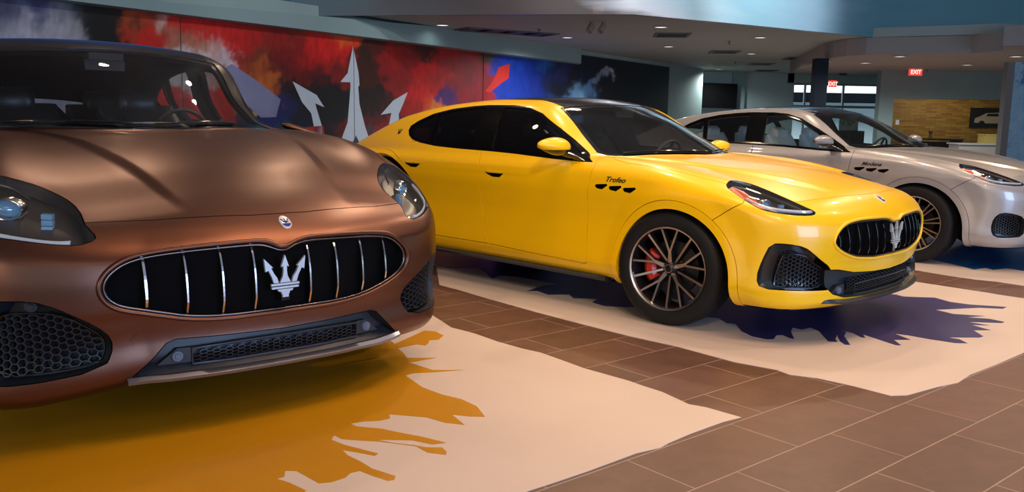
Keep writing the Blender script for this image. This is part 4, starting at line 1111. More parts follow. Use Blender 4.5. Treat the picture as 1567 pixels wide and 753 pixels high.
# photo-frame coordinates of a wall point, used only to lay out the painting
def artuv(t,z):
    o,d,n=LW; p=o+d*t; X,Y,Z=p.x,p.y,z-1.2483
    s,c=math.sin(.1481),math.cos(.1481); fw=Y*c-Z*s; up=Z*c+Y*s
    r2=X*math.cos(.017)+up*math.sin(.017); u2=-X*math.sin(.017)+up*math.cos(.017)
    return 783.5+1342.9*r2/fw,376.5-1342.9*u2/fw
def srgb(*c): return tuple(((v/255)/12.92 if v/255<=.04045 else ((v/255+.055)/1.055)**2.4) for v in c)
B_=[ # u,v,radius,colour
(-40,10,40,(150,150,170)),(10,20,22,(90,95,130)),(30,45,22,(170,170,185)),(60,20,20,(60,65,110)),(75,45,20,(165,165,178)),(95,15,16,(120,125,140)),(110,50,14,(150,150,160)),(5,5,16,(30,35,75)),
(130,15,20,(8,8,12)),(150,40,20,(5,5,8)),(165,60,18,(8,5,6)),(175,20,16,(20,8,6)),
(200,28,16,(200,80,25)),(205,40,9,(60,25,15)),(195,55,10,(190,50,20)),(225,30,14,(190,60,20)),(228,24,7,(70,35,22)),(230,55,16,(205,25,12)),(255,30,12,(200,30,15)),(250,62,14,(190,20,10)),
(244,34,8,(205,190,180)),(255,48,9,(170,100,80)),(262,65,11,(170,110,90)),(270,80,10,(190,170,160)),
(285,60,12,(165,95,75)),(300,68,12,(180,120,100)),(290,85,12,(200,190,190)),(312,92,12,(200,195,200)),(330,78,13,(205,165,160)),(345,92,11,(195,180,190)),(325,100,10,(170,110,100)),
(300,35,22,(205,12,8)),(340,50,24,(200,12,8)),(380,60,22,(180,10,6)),(360,35,16,(190,12,8)),(392,85,14,(110,45,18)),(400,105,13,(165,75,25)),(402,60,10,(130,30,12)),
(420,50,18,(150,14,10)),(440,75,20,(130,12,12)),(430,95,16,(100,14,14)),(455,50,14,(160,40,15)),(480,45,16,(215,30,15)),(500,75,24,(215,20,18)),(520,60,10,(225,80,25)),(510,52,7,(215,175,20)),(475,90,18,(190,18,15)),(535,60,8,(225,70,30)),
(455,110,16,(110,15,15)),(480,115,14,(90,14,10)),(520,105,13,(120,18,14)),
(415,125,14,(180,90,30)),(405,145,9,(190,150,40)),(420,150,10,(150,60,30)),(440,135,13,(28,14,18)),(435,165,14,(20,30,90)),(455,160,16,(15,15,20)),(480,160,22,(12,12,18)),(500,190,20,(12,12,20)),(460,190,14,(15,20,45)),(445,200,10,(40,60,80)),(490,140,16,(18,12,16)),(520,200,12,(100,15,15)),(600,230,14,(170,15,15)),(560,205,8,(60,60,70)),
(552,80,12,(50,22,12)),(565,105,13,(60,22,12)),(575,70,12,(80,16,12)),(595,85,14,(150,14,14)),(610,120,16,(140,14,16)),(625,80,14,(130,16,16)),(600,165,15,(60,20,18)),(575,150,12,(35,18,18)),(650,80,10,(70,22,16)),(590,200,16,(150,16,20)),(575,185,12,(90,18,22)),
(640,145,18,(205,14,14)),(670,110,18,(200,14,20)),(630,170,14,(170,14,14)),(650,155,8,(220,70,20)),(665,168,10,(225,120,50)),(690,90,18,(165,14,22)),(715,95,16,(155,18,30)),(720,120,18,(150,25,40)),(700,140,14,(160,18,30)),(685,150,10,(80,30,120)),(700,158,10,(110,30,90)),(725,150,12,(140,20,35)),(730,75,10,(120,14,18)),
(742,90,6,(60,30,20)),(745,100,8,(170,20,24)),(744,125,8,(150,20,30)),(742,145,8,(160,20,30)),(755,88,8,(70,60,50)),(760,105,10,(20,50,160)),(750,110,6,(20,60,170)),(770,95,10,(15,60,190)),(795,92,12,(15,70,190)),(800,115,20,(10,50,165)),(780,140,18,(15,50,160)),(810,140,16,(15,50,165)),(830,98,7,(20,100,190)),(835,110,10,(15,50,150)),
(842,100,8,(20,25,60)),(860,105,14,(40,45,110)),(850,125,14,(25,35,90)),(858,140,10,(10,15,30)),(875,120,12,(15,20,45)),(870,152,9,(90,140,200)),(880,145,9,(130,170,215)),(895,138,8,(90,130,180)),(912,128,6,(120,145,175)),(925,118,6,(140,155,180)),(938,108,5,(190,195,210)),(905,145,8,(40,60,110)),(848,155,10,(30,60,130)),
(900,108,14,(12,18,45)),(915,145,12,(5,10,26)),(960,130,26,(4,8,24)),(1000,140,30,(3,6,20)),(1020,110,20,(3,6,20)),(960,100,14,(5,10,26)),(1010,170,30,(4,6,18))]
BU=np.array([b[0] for b in B_],float);BV=np.array([b[1] for b in B_],float);BR=np.array([b[2] for b in B_],float);BC=np.array([srgb(*b[3]) for b in B_])
from mathutils import noise as mnoise
artm=mat('mural print',(.5,.5,.5),.55)
at=nd(artm,'ShaderNodeAttribute'); at.attribute_name='art'; gm=nd(artm,'ShaderNodeMix'); lk(artm,at.outputs['Color'],bsdf(artm).inputs['Base Color'])
def art_panel(t0,t1,z0,z1,label,nx,nz):
    off=.02; bm=bmesh.new(); col=bm.verts.layers.float_color.new('art'); W=wall_M(off); G=[]
    for i in range(nx+1):
        R=[]
        for j in range(nz+1):
            t=t0+(t1-t0)*i/nx; z=z0+(z1-z0)*j/nz; u,v=artuv(t,max(z,.5))
            w=mnoise.noise_vector(Vector((u/26,v/26,3.1)))*12+mnoise.noise_vector(Vector((u/9,v/12,7.7)))*8+mnoise.noise_vector(Vector((u/3.5,v/5,2.7)))*4
            du,dv=u+w.x,v+w.y*1.2; d=((du-BU)**2+(dv-BV)**2)/(BR**2); k=np.exp(-(d-d.min())*1.25)/BR**.5; c=(k[:,None]*BC).sum(0)/k.sum()
            g=1+.30*mnoise.noise(Vector((u/5,v/14,1.3)))
            vt=bm.verts.new(W@Vector((t,z,0))); vt[col]=(c[0]*g,c[1]*g,c[2]*g,1); R.append(vt)
        G.append(R)
    for i in range(nx):
        for j in range(nz): bm.faces.new((G[i][j],G[i+1][j],G[i+1][j+1],G[i][j+1]))
    # give the board its thickness
    edge=bmesh.ops.extrude_edge_only(bm,edges=[e for e in bm.edges if e.is_boundary])
    for v in edge['geom']:
        if isinstance(v,bmesh.types.BMVert): v.co-=LW[2]*.018
    o=link('mural_panel',bm,artm); tag(o,label,'mural panel','painted panels along the left wall'); return o
ZT=2.98
pA=art_panel(-5.5,1.285,.2,2.80,'leftmost mural panel, pale fur texture fading to black and orange red',170,60)
pB=art_panel(1.31,5.275,.2,2.84,'red mural panel with pale hand shape and left half of white trident',220,120)
pC=art_panel(5.285,9.76,.2,ZT,'crimson mural panel with the right prong of the white trident',190,110)
pD=art_panel(9.79,21.15,.2,ZT,'blue to near-black mural panel with red arrow and pale streak',220,70)
def art_shape(pts,m,par,name,label,off=.0215,th=.004):
    bm=bmesh.new(); prism(bm,pts,off,off+th,wall_M()); o=link(name,bm,m,parent=par); o['label']=label; return o
white_p=mottled('mural white',(.52,.60,.70),(.60,.67,.76),2,.55,.02)
lav=mottled('mural lavender',(.17,.18,.33),(.24,.25,.42),1.2,.55,.02)
redp=mat('mural red',(.62,.02,.015),.55)
# trident across panels B and C
ctr=[(5.264,2.539),(5.102,2.004),(4.896,1.827),(5.176,1.832),(5.18,1.761),(5.145,1.477),(5.087,1.051),(4.85,.62),(5.184,.603),(5.27,.72)]
art_shape(ctr+[(5.272,1.2),(5.272,2.3)],white_p,pB,'painted_trident','white painted trident, left side')
art_shape([(5.288,2.45),(5.414,2.019),(5.437,1.788),(5.399,1.751),(5.432,1.412),(5.587,.979),(5.747,.64),(5.448,.609),(5.318,.799),(5.288,.74)],white_p,pC,'painted_trident','white painted trident, right side')
art_shape([(3.659,1.788),(3.883,1.416),(4.109,1.218),(4.173,.974),(4.20,.5),(4.42,.5),(4.378,.988),(4.243,1.321),(4.216,1.406),(4.453,1.335),(4.257,1.559)],white_p,pB,'painted_prong','white painted left prong')
art_shape([(6.941,1.695),(6.463,1.507),(6.071,1.209),(6.404,1.25),(6.297,.903),(6.2,.5),(6.45,.5),(6.519,.997),(6.650,1.131),(6.639,1.226),(6.759,1.40)],white_p,pC,'painted_prong','white painted right prong')
def line_uv(p):  # photo point -> wall (t,z) by solving on a fine search
    u0,v0=p; t=3.0;z=1.5
    for _ in range(30):
        u,v=artuv(t,z); e=1e-3; ut,vt=artuv(t+e,z); uz,vz=artuv(t,z+e)
        a,b,c,d=(ut-u)/e,(uz-u)/e,(vt-v)/e,(vz-v)/e; D=a*d-b*c; t+=((u0-u)*d-(v0-v)*b)/D; z+=(a*(v0-v)-c*(u0-u))/D
    return t,z
LV=[line_uv(p) for p in [(326,112),(353,98),(392,124),(428,152),(421,179),(398,180),(376,160),(350,130)]]
art_shape(LV,lav,pB,'painted_shape','lavender painted shape')
art_shape([line_uv(p) for p in [(752,125),(762,103),(779,97),(777,120),(765,128),(748,142),(741,140)]],redp,pD,'painted_arrow','red painted arrow')
art_shape([line_uv(p) for p in [(447,197),(493,192),(498,222),(470,222)]],mat('mural crimson',(.48,.01,.015),.55),pB,'painted_shape','red painted corner block')
# soffit over the mural
soff=mottled('soffit paint',(.24,.35,.36),(.26,.37,.38),1,.7,.02)
def ln(t,off): o,d,n=LW; p=o+d*t+n*off; return (p.x,p.y)
bm=bmesh.new(); R=[]
for t_,zt in((-22,2.78),(1.0,2.86),(3.5,2.95),(8.0,3.12),(14.3,3.12)):
    a=ln(t_+(.3 if t_>14 else 0),0); b=ln(t_-(.2 if t_>14 else 0),.34); R.append([bm.verts.new(c) for c in((a[0],a[1],2.70),(a[0],a[1],zt),(b[0],b[1],zt),(b[0],b[1],2.70))])
for A,B in zip(R[:-1],R[1:]):
    for k in range(4): bm.faces.new((A[k],A[(k+1)%4],B[(k+1)%4],B[k]))
bm.faces.new(R[0][::-1]); bm.faces.new(R[-1]); structure(link('trim_1',bm,soff))
# --- ceiling
ceil=mottled('ceiling paint',(.36,.44,.43),(.39,.475,.465),.6,.65,.02)
EDGE=[(-14,2.5),(-9.5,9.2),(-4.27,16.86),(-1.87,17.26),(1.33,16.67),(2.09,16.55),(3.97,17.63),(7.82,20.09)]
structure(slab('ceiling',EDGE+[(8.69,19.59),(9.46,19.14),(10.04,18.73),(26,18.5),(26,39),(8,39),(-16,16)],3.10,3.3,ceil))
# raised bay over the cars: a curved fascia and its own lid
fm=mat('fascia painted light wash',(.3,.35,.4),.35,0,.3); tc=nd(fm,'ShaderNodeTexCoord'); sx=nd(fm,'ShaderNodeSeparateXYZ'); lk(fm,tc.outputs['Object'],sx.inputs[0])
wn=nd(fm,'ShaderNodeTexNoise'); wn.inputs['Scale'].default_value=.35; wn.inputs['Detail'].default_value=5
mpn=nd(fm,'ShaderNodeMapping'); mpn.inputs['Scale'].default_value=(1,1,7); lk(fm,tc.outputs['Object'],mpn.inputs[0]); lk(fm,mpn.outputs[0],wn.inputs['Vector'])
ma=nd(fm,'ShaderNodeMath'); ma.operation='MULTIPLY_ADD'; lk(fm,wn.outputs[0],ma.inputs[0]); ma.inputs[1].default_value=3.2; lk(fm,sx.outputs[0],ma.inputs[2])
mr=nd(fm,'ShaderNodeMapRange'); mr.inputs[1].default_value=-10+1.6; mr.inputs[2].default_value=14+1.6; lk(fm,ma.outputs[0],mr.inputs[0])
rr=ramp(fm,[(.0,(.0,.16,.75)),(.16,(.0,.22,.85)),(.22,(.05,.16,.22)),(.32,(.035,.04,.055)),(.42,(.07,.05,.05)),(.485,(.13,.11,.11)),(.515,(.60,.64,.72)),(.55,(.42,.60,.70)),(.62,(.24,.46,.58)),(.68,(.32,.52,.70)),(.74,(.15,.40,.52)),(.82,(.20,.46,.58)),(1,(.18,.45,.55))])  # ramp paints the blue, warm and pale light wash into the fascia colour
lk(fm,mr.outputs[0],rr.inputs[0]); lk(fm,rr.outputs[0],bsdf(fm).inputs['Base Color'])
def fascia(name,pts,z0,z1,m,th=-.12):
    bm=bmesh.new(); R=[]
    for i,p in enumerate(pts):
        a=Vector(pts[max(i-1,0)]); b=Vector(pts[min(i+1,len(pts)-1)]); d=(b-a).normalized(); n=Vector((-d.y,d.x))*th
        zb=z0[i]; R.append([bm.verts.new((p[0],p[1],zb)),bm.verts.new((p[0],p[1],z1)),bm.verts.new((p[0]+n.x,p[1]+n.y,z1)),bm.verts.new((p[0]+n.x,p[1]+n.y,zb))])
    for A,B in zip(R[:-1],R[1:]):
        for k in range(4): bm.faces.new((A[k],A[(k+1)%4],B[(k+1)%4],B[k]))
    bm.faces.new(R[0][::-1]); bm.faces.new(R[-1]); return link(name,bm,m,smooth=40)
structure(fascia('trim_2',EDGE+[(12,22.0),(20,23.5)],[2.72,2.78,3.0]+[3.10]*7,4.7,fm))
structure(slab('ceiling_1',[(-16,-7),(26,-7),(26,23.5),(20,23.6),(12,22.1),(7.82,20.2),(3.97,17.8),(1.4,16.9),(-4.3,17),(-9.6,9.4),(-16,2)],4.7,4.9,mottled('raised ceiling paint',(.38,.37,.36),(.42,.41,.40),.5,.6,.02)))
# round-cornered dropped platform on the right
plat=[(7.71,22.91),(7.55,22.0),(7.51,21.2),(7.60,20.6),(7.85,20.1),(8.3,19.85),(9.0,19.55),(9.75,19.2),(9.95,18.3),(9.35,17.25),(10.6,16.6),(26,16.2),(26,28),(8.6,28),(8.1,25)]
bm=bmesh.new(); prism(bm,plat,2.72,3.095); pm=[mottled('bulkhead paint',(.34,.32,.30),(.37,.35,.33),.8,.7,.02)]
structure(link('trim_3',bm,pm))
# --- far walls
def wallbox(name,x0,x1,y0,y1,z0,z1,m): 
    bm=bmesh.new(); box(bm,((x0+x1)/2,(y0+y1)/2,(z0+z1)/2),(abs(x1-x0),abs(y1-y0),z1-z0)); return structure(link(name,bm,m))
dk=mottled('dark teal plaster',(.21,.28,.285),(.235,.305,.31),1.1,.75,.03)
wallbox('wall_back',3.5,11.26,36,36.3,0,3.12,pale)
wallbox('wall_back_1',11.0,26,36,36.3,2.72,3.12,pale)
wallbox('wall_back_2',15.0,26,36,36.3,0,2.72,pale)
def wall_with_hole():
    bm=bmesh.new(); x0,x1,h0,h1,hz=10.66,26,11.08,16.2,1.92
    box(bm,((x0+h0)/2,26.15,1.37),(h0-x0,.3,2.74)); box(bm,((h0+h1)/2,26.15,(hz+2.74)/2),(h1-h0,.3,2.74-hz)); box(bm,((h1+x1)/2,26.15,1.37),(x1-h1,.3,2.74))
    bmesh.ops.remove_doubles(bm,verts=bm.verts,dist=1e-4); return structure(link('wall_right',bm,dk))
wall_with_hole()
structure(slab('wall_right_1',[(10.66,26.3),(15.0,36),(15.3,36),(10.96,26.3)],0,3.12,dk))
# alcove lined in yellow brick
yb=mat('yellow brick',(.5,.3,.03),.6); b=nd(yb,'ShaderNodeTexBrick'); tc=nd(yb,'ShaderNodeTexCoord'); mp=nd(yb,'ShaderNodeMapping'); mp.inputs['Rotation'].default_value=(PI/2,0,0)
b.inputs['Scale'].default_value=1; b.inputs['Brick Width'].default_value=.34; b.inputs['Row Height'].default_value=.062; b.inputs['Mortar Size'].default_value=.006; b.inputs['Color1'].default_value=(.30,.20,.03,1); b.inputs['Color2'].default_value=(.20,.085,.015,1); b.inputs['Mortar'].default_value=(.15,.08,.02,1)
lk(yb,tc.outputs['Object'],mp.inputs[0]); lk(yb,mp.outputs[0],b.inputs['Vector']); lk(yb,b.outputs[0],bsdf(yb).inputs['Base Color'])
wallbox('wall_alcove',12.15,16.4,29.0,29.2,0,2.4,yb); wallbox('wall_alcove_2',16.2,16.4,26.3,29,0,2.4,pale)
structure(slab('ceiling_2',[(10.99,26.3),(16.4,26.3),(16.4,29.2),(12.3,29.2)],2.4,2.5,ceil))
# glazed front at the far end
fr=mat('window frame grey',(.30,.36,.38),.4,.3); sky=mat('daylight panel',(.8,.8,.8),1,emis=(.92,.86,.84),es=.62)
bm=bmesh.new(); 
for x in(11.26,11.75,13.3,15.0): box(bm,(x,36.1,1.36),(.07,.12,2.72))
for z,h in((2.68,.08),(1.80,.10),(.05,.1)): box(bm,(13.15,36.1,z),(3.7,.10,h))
w1=link('window_1',bm,fr); structure(w1)
bm=bmesh.new(); box(bm,(13.15,36.1,1.36),(3.7,.012,2.6)); o=link('pane',bm,glass('window glass',(.85,.92,.95)),parent=w1)
# daylight outside the far window: a pale building with a dark canopy
wallbox('wall_outside',7,24,44,44.3,-.1,6,mat('outside render',(.82,.79,.78),.8))
bm=bmesh.new(); box(bm,(15.4,43.0,2.33),(8.5,2.0,.42)); bevel(bm,.02,1); o=link('canopy',bm,mat('canopy black',(.003,.0035,.005),1,spec=0)); tag(o,'long black canopy on the pale building outside the far window','canopy')
# --- column
bm=bmesh.new(); box(bm,(7.38,21.65,1.36),(.30,.30,2.72)); bevel(bm,.02,2); o=link('column',bm,mat('navy column paint',(.004,.006,.013),.5,spec=.2)); tag(o,'dark navy square column standing under the dropped bulkhead','column')
# grey pilaster at the end of the far wall
bm=bmesh.new(); box(bm,(9.0,35.9,1.55),(.5,.2,3.1)); o=structure(link('trim_4',bm,soff))
# --- television hung on the far wall
tv=empty('television',(8.0,35.5,2.15)); tag(tv,'black wall television hung beyond the end of the mural','television')
bm=bmesh.new(); box(bm,(0,0,0),(1.72,.08,.98)); bevel(bm,.015,2)
for v in bm.verts: v.co.z+=-v.co.x*.02
link('housing',bm,mat('tv plastic',(.004,.004,.005),.6,spec=.1),tv); bm=bmesh.new(); box(bm,(0,-.045,0),(1.64,.006,.90)); link('screen',bm,mat('tv screen off',(.002,.002,.003),.5,spec=.1),tv)
bm=bmesh.new(); tube(bm,[(0,.04,.1),(0,.30,.25),(0,.44,.28)],.035,8); link('bracket',bm,mat('tv plastic'),tv)
# --- exit signs
def exit_sign(x,y,z,label,w=.34,h=.2,face=(.9,.05,.03),letter=(1,.75,.7),es=1.2):
    r=empty('exit_sign',(x,y,z)); tag(r,label,'exit sign','lit exit signs')
    bm=bmesh.new(); box(bm,(0,0,0),(w,.06,h)); bevel(bm,.01,2); link('sign_housing',bm,mat('sign face red',(.5,.01,.01),.4,emis=face,es=es),r)
    t=text_mesh('EXIT',h*.8,0,.006,.003)
    for v in t.verts: v.co=Vector((v.co.x*.9,-.034-v.co.z,v.co.y-h*.28))
    link('lettering',t,mat('sign letters',(.8,.2,.15),.4,emis=letter,es=1.3),r)
    bm=bmesh.new(); tube(bm,[(0,0,h/2-.01),(0,0,h/2+.16)],.012,8); link('stem',bm,mat('window frame grey'),r)
exit_sign(11.28,25.2,2.64,'bright red exit sign hanging above the yellow brick alcove',.36,.2)
exit_sign(10.68,30.0,2.47,'small orange red exit sign right of the navy column',.26,.22,(.55,.08,.03),(.8,.3,.2),.5)
for t_ in (): pass
bm=bmesh.new(); box(bm,(10.98,30,2.87),(.26,.16,.26)); bevel(bm,.02,2); box(bm,(10.98,29.9,2.87),(.16,.04,.16)); o=link('ceiling_speaker',bm,mat('speaker grey',(.10,.12,.12),.5)); tag(o,'small grey box speaker near ceiling right of the navy column','speaker')
# --- downlights, air vents, sprinklers
lampm=mat('downlight lens',(.8,.8,.8),.4,emis=(1,.95,.88),es=1.3)
def downlight(x,y,z,label,grp='round recessed ceiling downlights'):
    r=empty('downlight',(x,y,z)); tag(r,label,'downlight',grp)
    bm=bmesh.new(); lathe(bm,[(.125,0),(.16,-.006),(.165,-.012),(.15,-.018),(.125,-.012),(.125,0)],28); link('trim_ring',bm,mat('downlight trim',(.55,.55,.53),.4),r,smooth=40)
    bm=bmesh.new(); lathe(bm,[(0,-.010),(.09,-.009),(.125,-.004),(.125,0),(0,0)],28); link('lamp_lens',bm,lampm,r,smooth=40)
DL=[(-1.54,18.93,3.1,'round downlight in the soffit ceiling above the red mural, leftmost one'),(1.23,21.36,3.1,'round downlight above the blue mural beside the long air slot'),
(2.99,18.57,3.1,'round downlight right of the track spotlights, nearest the fascia'),(4.02,23.56,3.1,'round downlight behind the nearest square air vent'),(4.74,31.39,3.1,'round downlight over the dark end of the mural'),
(5.58,20.52,3.1,'round downlight near the raised bay edge right of the first sprinkler'),(6.74,25.61,3.1,'round downlight just right of the middle square air vent'),(7.69,33.77,3.1,'faint round downlight far back above the television'),
(7.75,22.4,2.72,'round downlight at the left tip of the dropped bulkhead'),(8.93,22.84,2.72,'round downlight under the bulkhead right of the column'),(8.74,20.38,2.72,'round downlight under the front rim of the bulkhead'),
(11.57,22.93,2.72,'round downlight above the yellow brick alcove'),(11.05,19.79,2.72,'round downlight above the pale blue partition, rightmost of all')]
for x,y,z,l in DL: downlight(x,y,z,l)
ventm=mat('vent dark metal',(.03,.032,.032),.5)
def vent(x,y,w,d,rz,label,n=7):
    r=empty('air_vent',(x,y,3.1),rz); tag(r,label,'air vent','dark ceiling air vents')
    bm=bmesh.new()
    for sx,sy,cx,cy in((w,.05,0,d/2),(w,.05,0,-d/2),(.05,d,w/2,0),(.05,d,-w/2,0)): box(bm,(cx,cy,-.012),(sx+.02,sy,.024))
    link('frame',bm,mat('vent rim',(.12,.13,.13),.5),r)
    bm=bmesh.new()
    for k in range(n): box(bm,(0,-d/2+d*(k+.5)/n,-.008),(w-.04,d/n*.55,.016))
    link('louvre',bm,ventm,r); bm=bmesh.new(); box(bm,(0,0,.0),(w-.04,d-.04,.006)); link('backing',bm,mat('recess black'),r)
for x,y,l in((3.52,20.25,'nearest square dark air vent, right of the track spotlights'),(5.83,25.05,'middle square dark air vent behind the first sprinkler'),(8.57,27.16,'square dark air vent close behind the bulkhead tip'),(8.3,30.25,'square dark air vent left of the bulkhead tip, fourth back'),(9.6,34.2,'farthest square dark air vent near the back wall')):
    vent(x,y,.72,.95,-.1,l)
vent(-.2,20.2,.75,2.3,-1.05,'long dark air slot in the ceiling over the blue mural',4)
for x,y,z,l in((.51,19.56,3.1,'ceiling sprinkler beside the long air slot'),(5.16,21.68,3.1,'ceiling sprinkler in front of the middle air vent'),(7.17,29.19,3.1,'ceiling sprinkler between the far air vents'),(11.6,25.19,2.724,'small dark sprinkler right of the red exit sign')):
    bm=bmesh.new(); lathe(bm,[(0,0),(.05,0),(.05,-.008),(.012,-.012),(.010,-.06),(.028,-.065),(.03,-.075),(0,-.075)],16); o=link('sprinkler',bm,mat('sprinkler brass',(.06,.06,.06),.4,.5),smooth=40,loc=(x,y,z)); tag(o,l,'sprinkler','ceiling sprinklers')
# track spotlights
spm=mat('spot housing',(.30,.25,.21),.4)
for (x,y,az,lab) in((1.50,17.75,-2.5,'left one of two beige track spotlights on the ceiling'),(1.74,17.80,-.9,'right one of two beige track spotlights on the ceiling')):
    r=empty('spotlight',(x,y,3.1)); tag(r,lab,'spotlight','beige ceiling track spotlights')
    d=Vector((math.sin(az)*.6,-.45,-.75)).normalized(); p=Vector((0,0,-.07))
    bm=bmesh.new(); T=Matrix.Translation(p)@d.to_track_quat('Z','Y').to_matrix().to_4x4(); lathe(bm,[(0,-.02),(.05,-.02),(.062,0),(.065,.17),(.052,.175),(.045,.15),(0,.14)],24,T); link('lamp_can',bm,spm,r,smooth=40)
    bm=bmesh.new(); tube(bm,[(0,0,0),(0,0,-.07)],.014,8); lathe(bm,[(0,0),(.045,0),(.045,-.02),(0,-.02)],16); link('swivel',bm,spm,r,smooth=40)
# --- reception desk, boxes and picture in the alcove
r=empty('reception_desk',(13.7,25.2,0)); tag(r,'pale grey counter in front of the yellow brick alcove','counter')
bm=bmesh.new(); box(bm,(.15,0,.32),(2.6,.6,.64)); bevel(bm,.015,1); link('counter_body',bm,mat('counter cream',(.34,.30,.28),.5),r)
bm=bmesh.new(); box(bm,(.15,0,.66),(2.7,.7,.04)); bevel(bm,.01,2); link('countertop',bm,mat('counter top',(.42,.38,.36),.35),r)
r=empty('desk',(12.9,27.2,0)); tag(r,'black office desk behind the pale grey counter','desk')
bm=bmesh.new(); box(bm,(0,0,.73),(1.5,.7,.05)); bevel(bm,.01,1); link('desktop',bm,mat('desk black',(.006,.006,.008),.4),r)
for sx in(-1,1): bm=bmesh.new(); box(bm,(sx*.70,0,.36),(.06,.66,.7)); link('side_panel',bm,mat('desk black'),r)
bm=bmesh.new(); box(bm,(0,-.28,.42),(1.36,.03,.5)); link('modesty_panel',bm,mat('desk black'),r)
def carton(x,y,z,s,m,l):
    bm=bmesh.new(); box(bm,(0,0,s[2]/2),s); box(bm,(0,0,s[2]+.02),(s[0]*1.05,s[1]*1.05,.04)); o=link('storage_box',bm,m,loc=(x,y,z)); tag(o,l,'box')
carton(13.62,25.2,.68,(.62,.4,.22),mat('box yellow',(.42,.30,.08),.6),'yellow lidded box standing on the pale grey counter')
bm=bmesh.new(); lathe(bm,[(0,0),(.05,0),(.045,.10),(.03,.13),(.06,.17),(.065,.22),(.03,.26),(0,.27)],20); o=link('figurine',bm,mat('figurine dark',(.10,.06,.03),.5),smooth=50,loc=(12.75,27.1,.755)); tag(o,'small dark rounded ornament standing on the black office desk','ornament')
r=empty('framed_picture',(15.62,28.97,1.42)); tag(r,'framed black picture of a silver car on the yellow brick','picture')
bm=bmesh.new(); box(bm,(0,0,0),(1.5,.04,.64)); link('print',bm,mat('print black',(.006,.006,.008),.4),r)
carsil=[(-.62,-.14),(-.60,.0),(-.45,.06),(-.25,.17),(.15,.19),(.35,.08),(.58,.03),(.64,-.06),(.62,-.15),(.46,-.16),(.40,-.08),(.30,-.08),(.24,-.16),(-.26,-.16),(-.31,-.08),(-.42,-.08),(-.48,-.15)]
bm=bmesh.new(); prism(bm,carsil,.0,.004,Matrix(((1,0,0,0),(0,0,-1,-.022),(0,1,0,-.02),(0,0,0,1)))); link('printed_car',bm,mat('print silver',(.34,.29,.24),.4),r)
bm=bmesh.new(); prism(bm,[(-.24,.07),(-.20,.15),(.12,.16),(.24,.07)],.004,.006,Matrix(((1,0,0,0),(0,0,-1,-.022),(0,1,0,-.02),(0,0,0,1)))); link('printed_window',bm,mat('print black'),r)
bm=bmesh.new(); box(bm,(11.22,26.0-.02,1.23),(.10,.02,.14)); bevel(bm,.004,1); box(bm,(11.22,25.965,1.23),(.03,.015,.06)); o=link('light_switch',bm,mat('switch plate',(.5,.5,.48),.4)); tag(o,'small white light switch at the left edge of the alcove','switch')
# notice boards and cabinet seen through the white car's windscreen
gb=mat('poster print',(.2,.5,.3),.5); n=nd(gb,'ShaderNodeTexVoronoi'); n.inputs['Scale'].default_value=7; tc=nd(gb,'ShaderNodeTexCoord'); lk(gb,tc.outputs['Object'],n.inputs['Vector']); rp=ramp(gb,[(0,(.05,.30,.18)),(.35,(.10,.45,.35)),(.55,(.55,.60,.10)),(.7,(.5,.65,.65)),(1,(.6,.7,.7))]); sp2=nd(gb,'ShaderNodeSeparateColor'); lk(gb,n.outputs['Color'],sp2.inputs[0]); lk(gb,sp2.outputs[0],rp.inputs[0]); lk(gb,rp.outputs[0],bsdf(gb).inputs['Base Color'])
for x,l in((12.1,'green and yellow poster board on a stand by the far window, left one'),(13.2,'green poster board by the far window beside the dark cabinet')):
    r=empty('poster_board',(x,35.0,0)); tag(r,l,'poster board'); bm=bmesh.new(); box(bm,(0,0,.95),(.75,.03,.95)); link('poster',bm,gb,r)
    for s in(-1,1): bm=bmesh.new(); box(bm,(s*.3,.03,.25),(.03,.03,.5)); box(bm,(s*.3,.03,.01),(.04,.3,.02)); link('leg',bm,fr,r)
r=empty('cabinet',(12.6,33.6,0)); tag(r,'low dark cabinet in front of the far window','cabinet')
bm=bmesh.new(); box(bm,(0,0,.45),(1.2,.5,.86)); bevel(bm,.01,1); link('carcass',bm,mat('cabinet dark',(.03,.034,.036),.5),r)
for s in(-1,1):
    bm=bmesh.new(); box(bm,(s*.29,-.26,.45),(.54,.02,.78)); d=link('door',bm,mat('cabinet dark'),r); bm=bmesh.new(); box(bm,(s*.06,-.285,.5),(.015,.02,.16)); link('handle',bm,mat('chrome'),d)
# --- pale blue partition at the right edge
r=empty('partition',(9.6,17.0,0)); tag(r,'pale blue splattered display partition with taupe frame at right edge','partition')
bm=bmesh.new(); box(bm,(-.22,0,1.2),(.13,.16,2.4)); link('frame_post',bm,mat('taupe frame',(.19,.165,.15),.6),r)
pb=mat('partition print',(.3,.5,.65),.5); n=nd(pb,'ShaderNodeTexNoise'); n.inputs['Scale'].default_value=3.2; n.inputs['Detail'].default_value=9; n.inputs['Roughness'].default_value=.75; tc=nd(pb,'ShaderNodeTexCoord'); lk(pb,tc.outputs['Object'],n.inputs['Vector']); rp=ramp(pb,[(.0,(.02,.08,.30)),(.40,(.05,.14,.40)),(.47,(.26,.42,.55)),(.6,(.32,.50,.62)),(1,(.36,.55,.66))]); lk(pb,n.outputs[0],rp.inputs[0]); lk(pb,rp.outputs[0],bsdf(pb).inputs['Base Color'])
bm=bmesh.new(); box(bm,(1.35,0,1.2),(3.0,.08,2.4)); link('printed_panel',bm,pb,r)
# ------------------------------------------------------------------ cars
CARPOS={'B':((-1.49,4.275),-.868),'Y':((1.604,5.834),-.779),'W':((4.259,8.411),-.810)}
LAB={'B':'copper-brown car nearest the camera, seen from the front','Y':'bright yellow car in the middle with black roof and red brake calipers','W':'pearl white car furthest right with pale grey seats'}
for c in 'BYW':
    r=build_car(c,CARPOS[c][0],CARPOS[c][1],mats_for(c),LAB[c],steer={'B':0,'Y':.12,'W':.08}[c]); r['group']='cars on display'
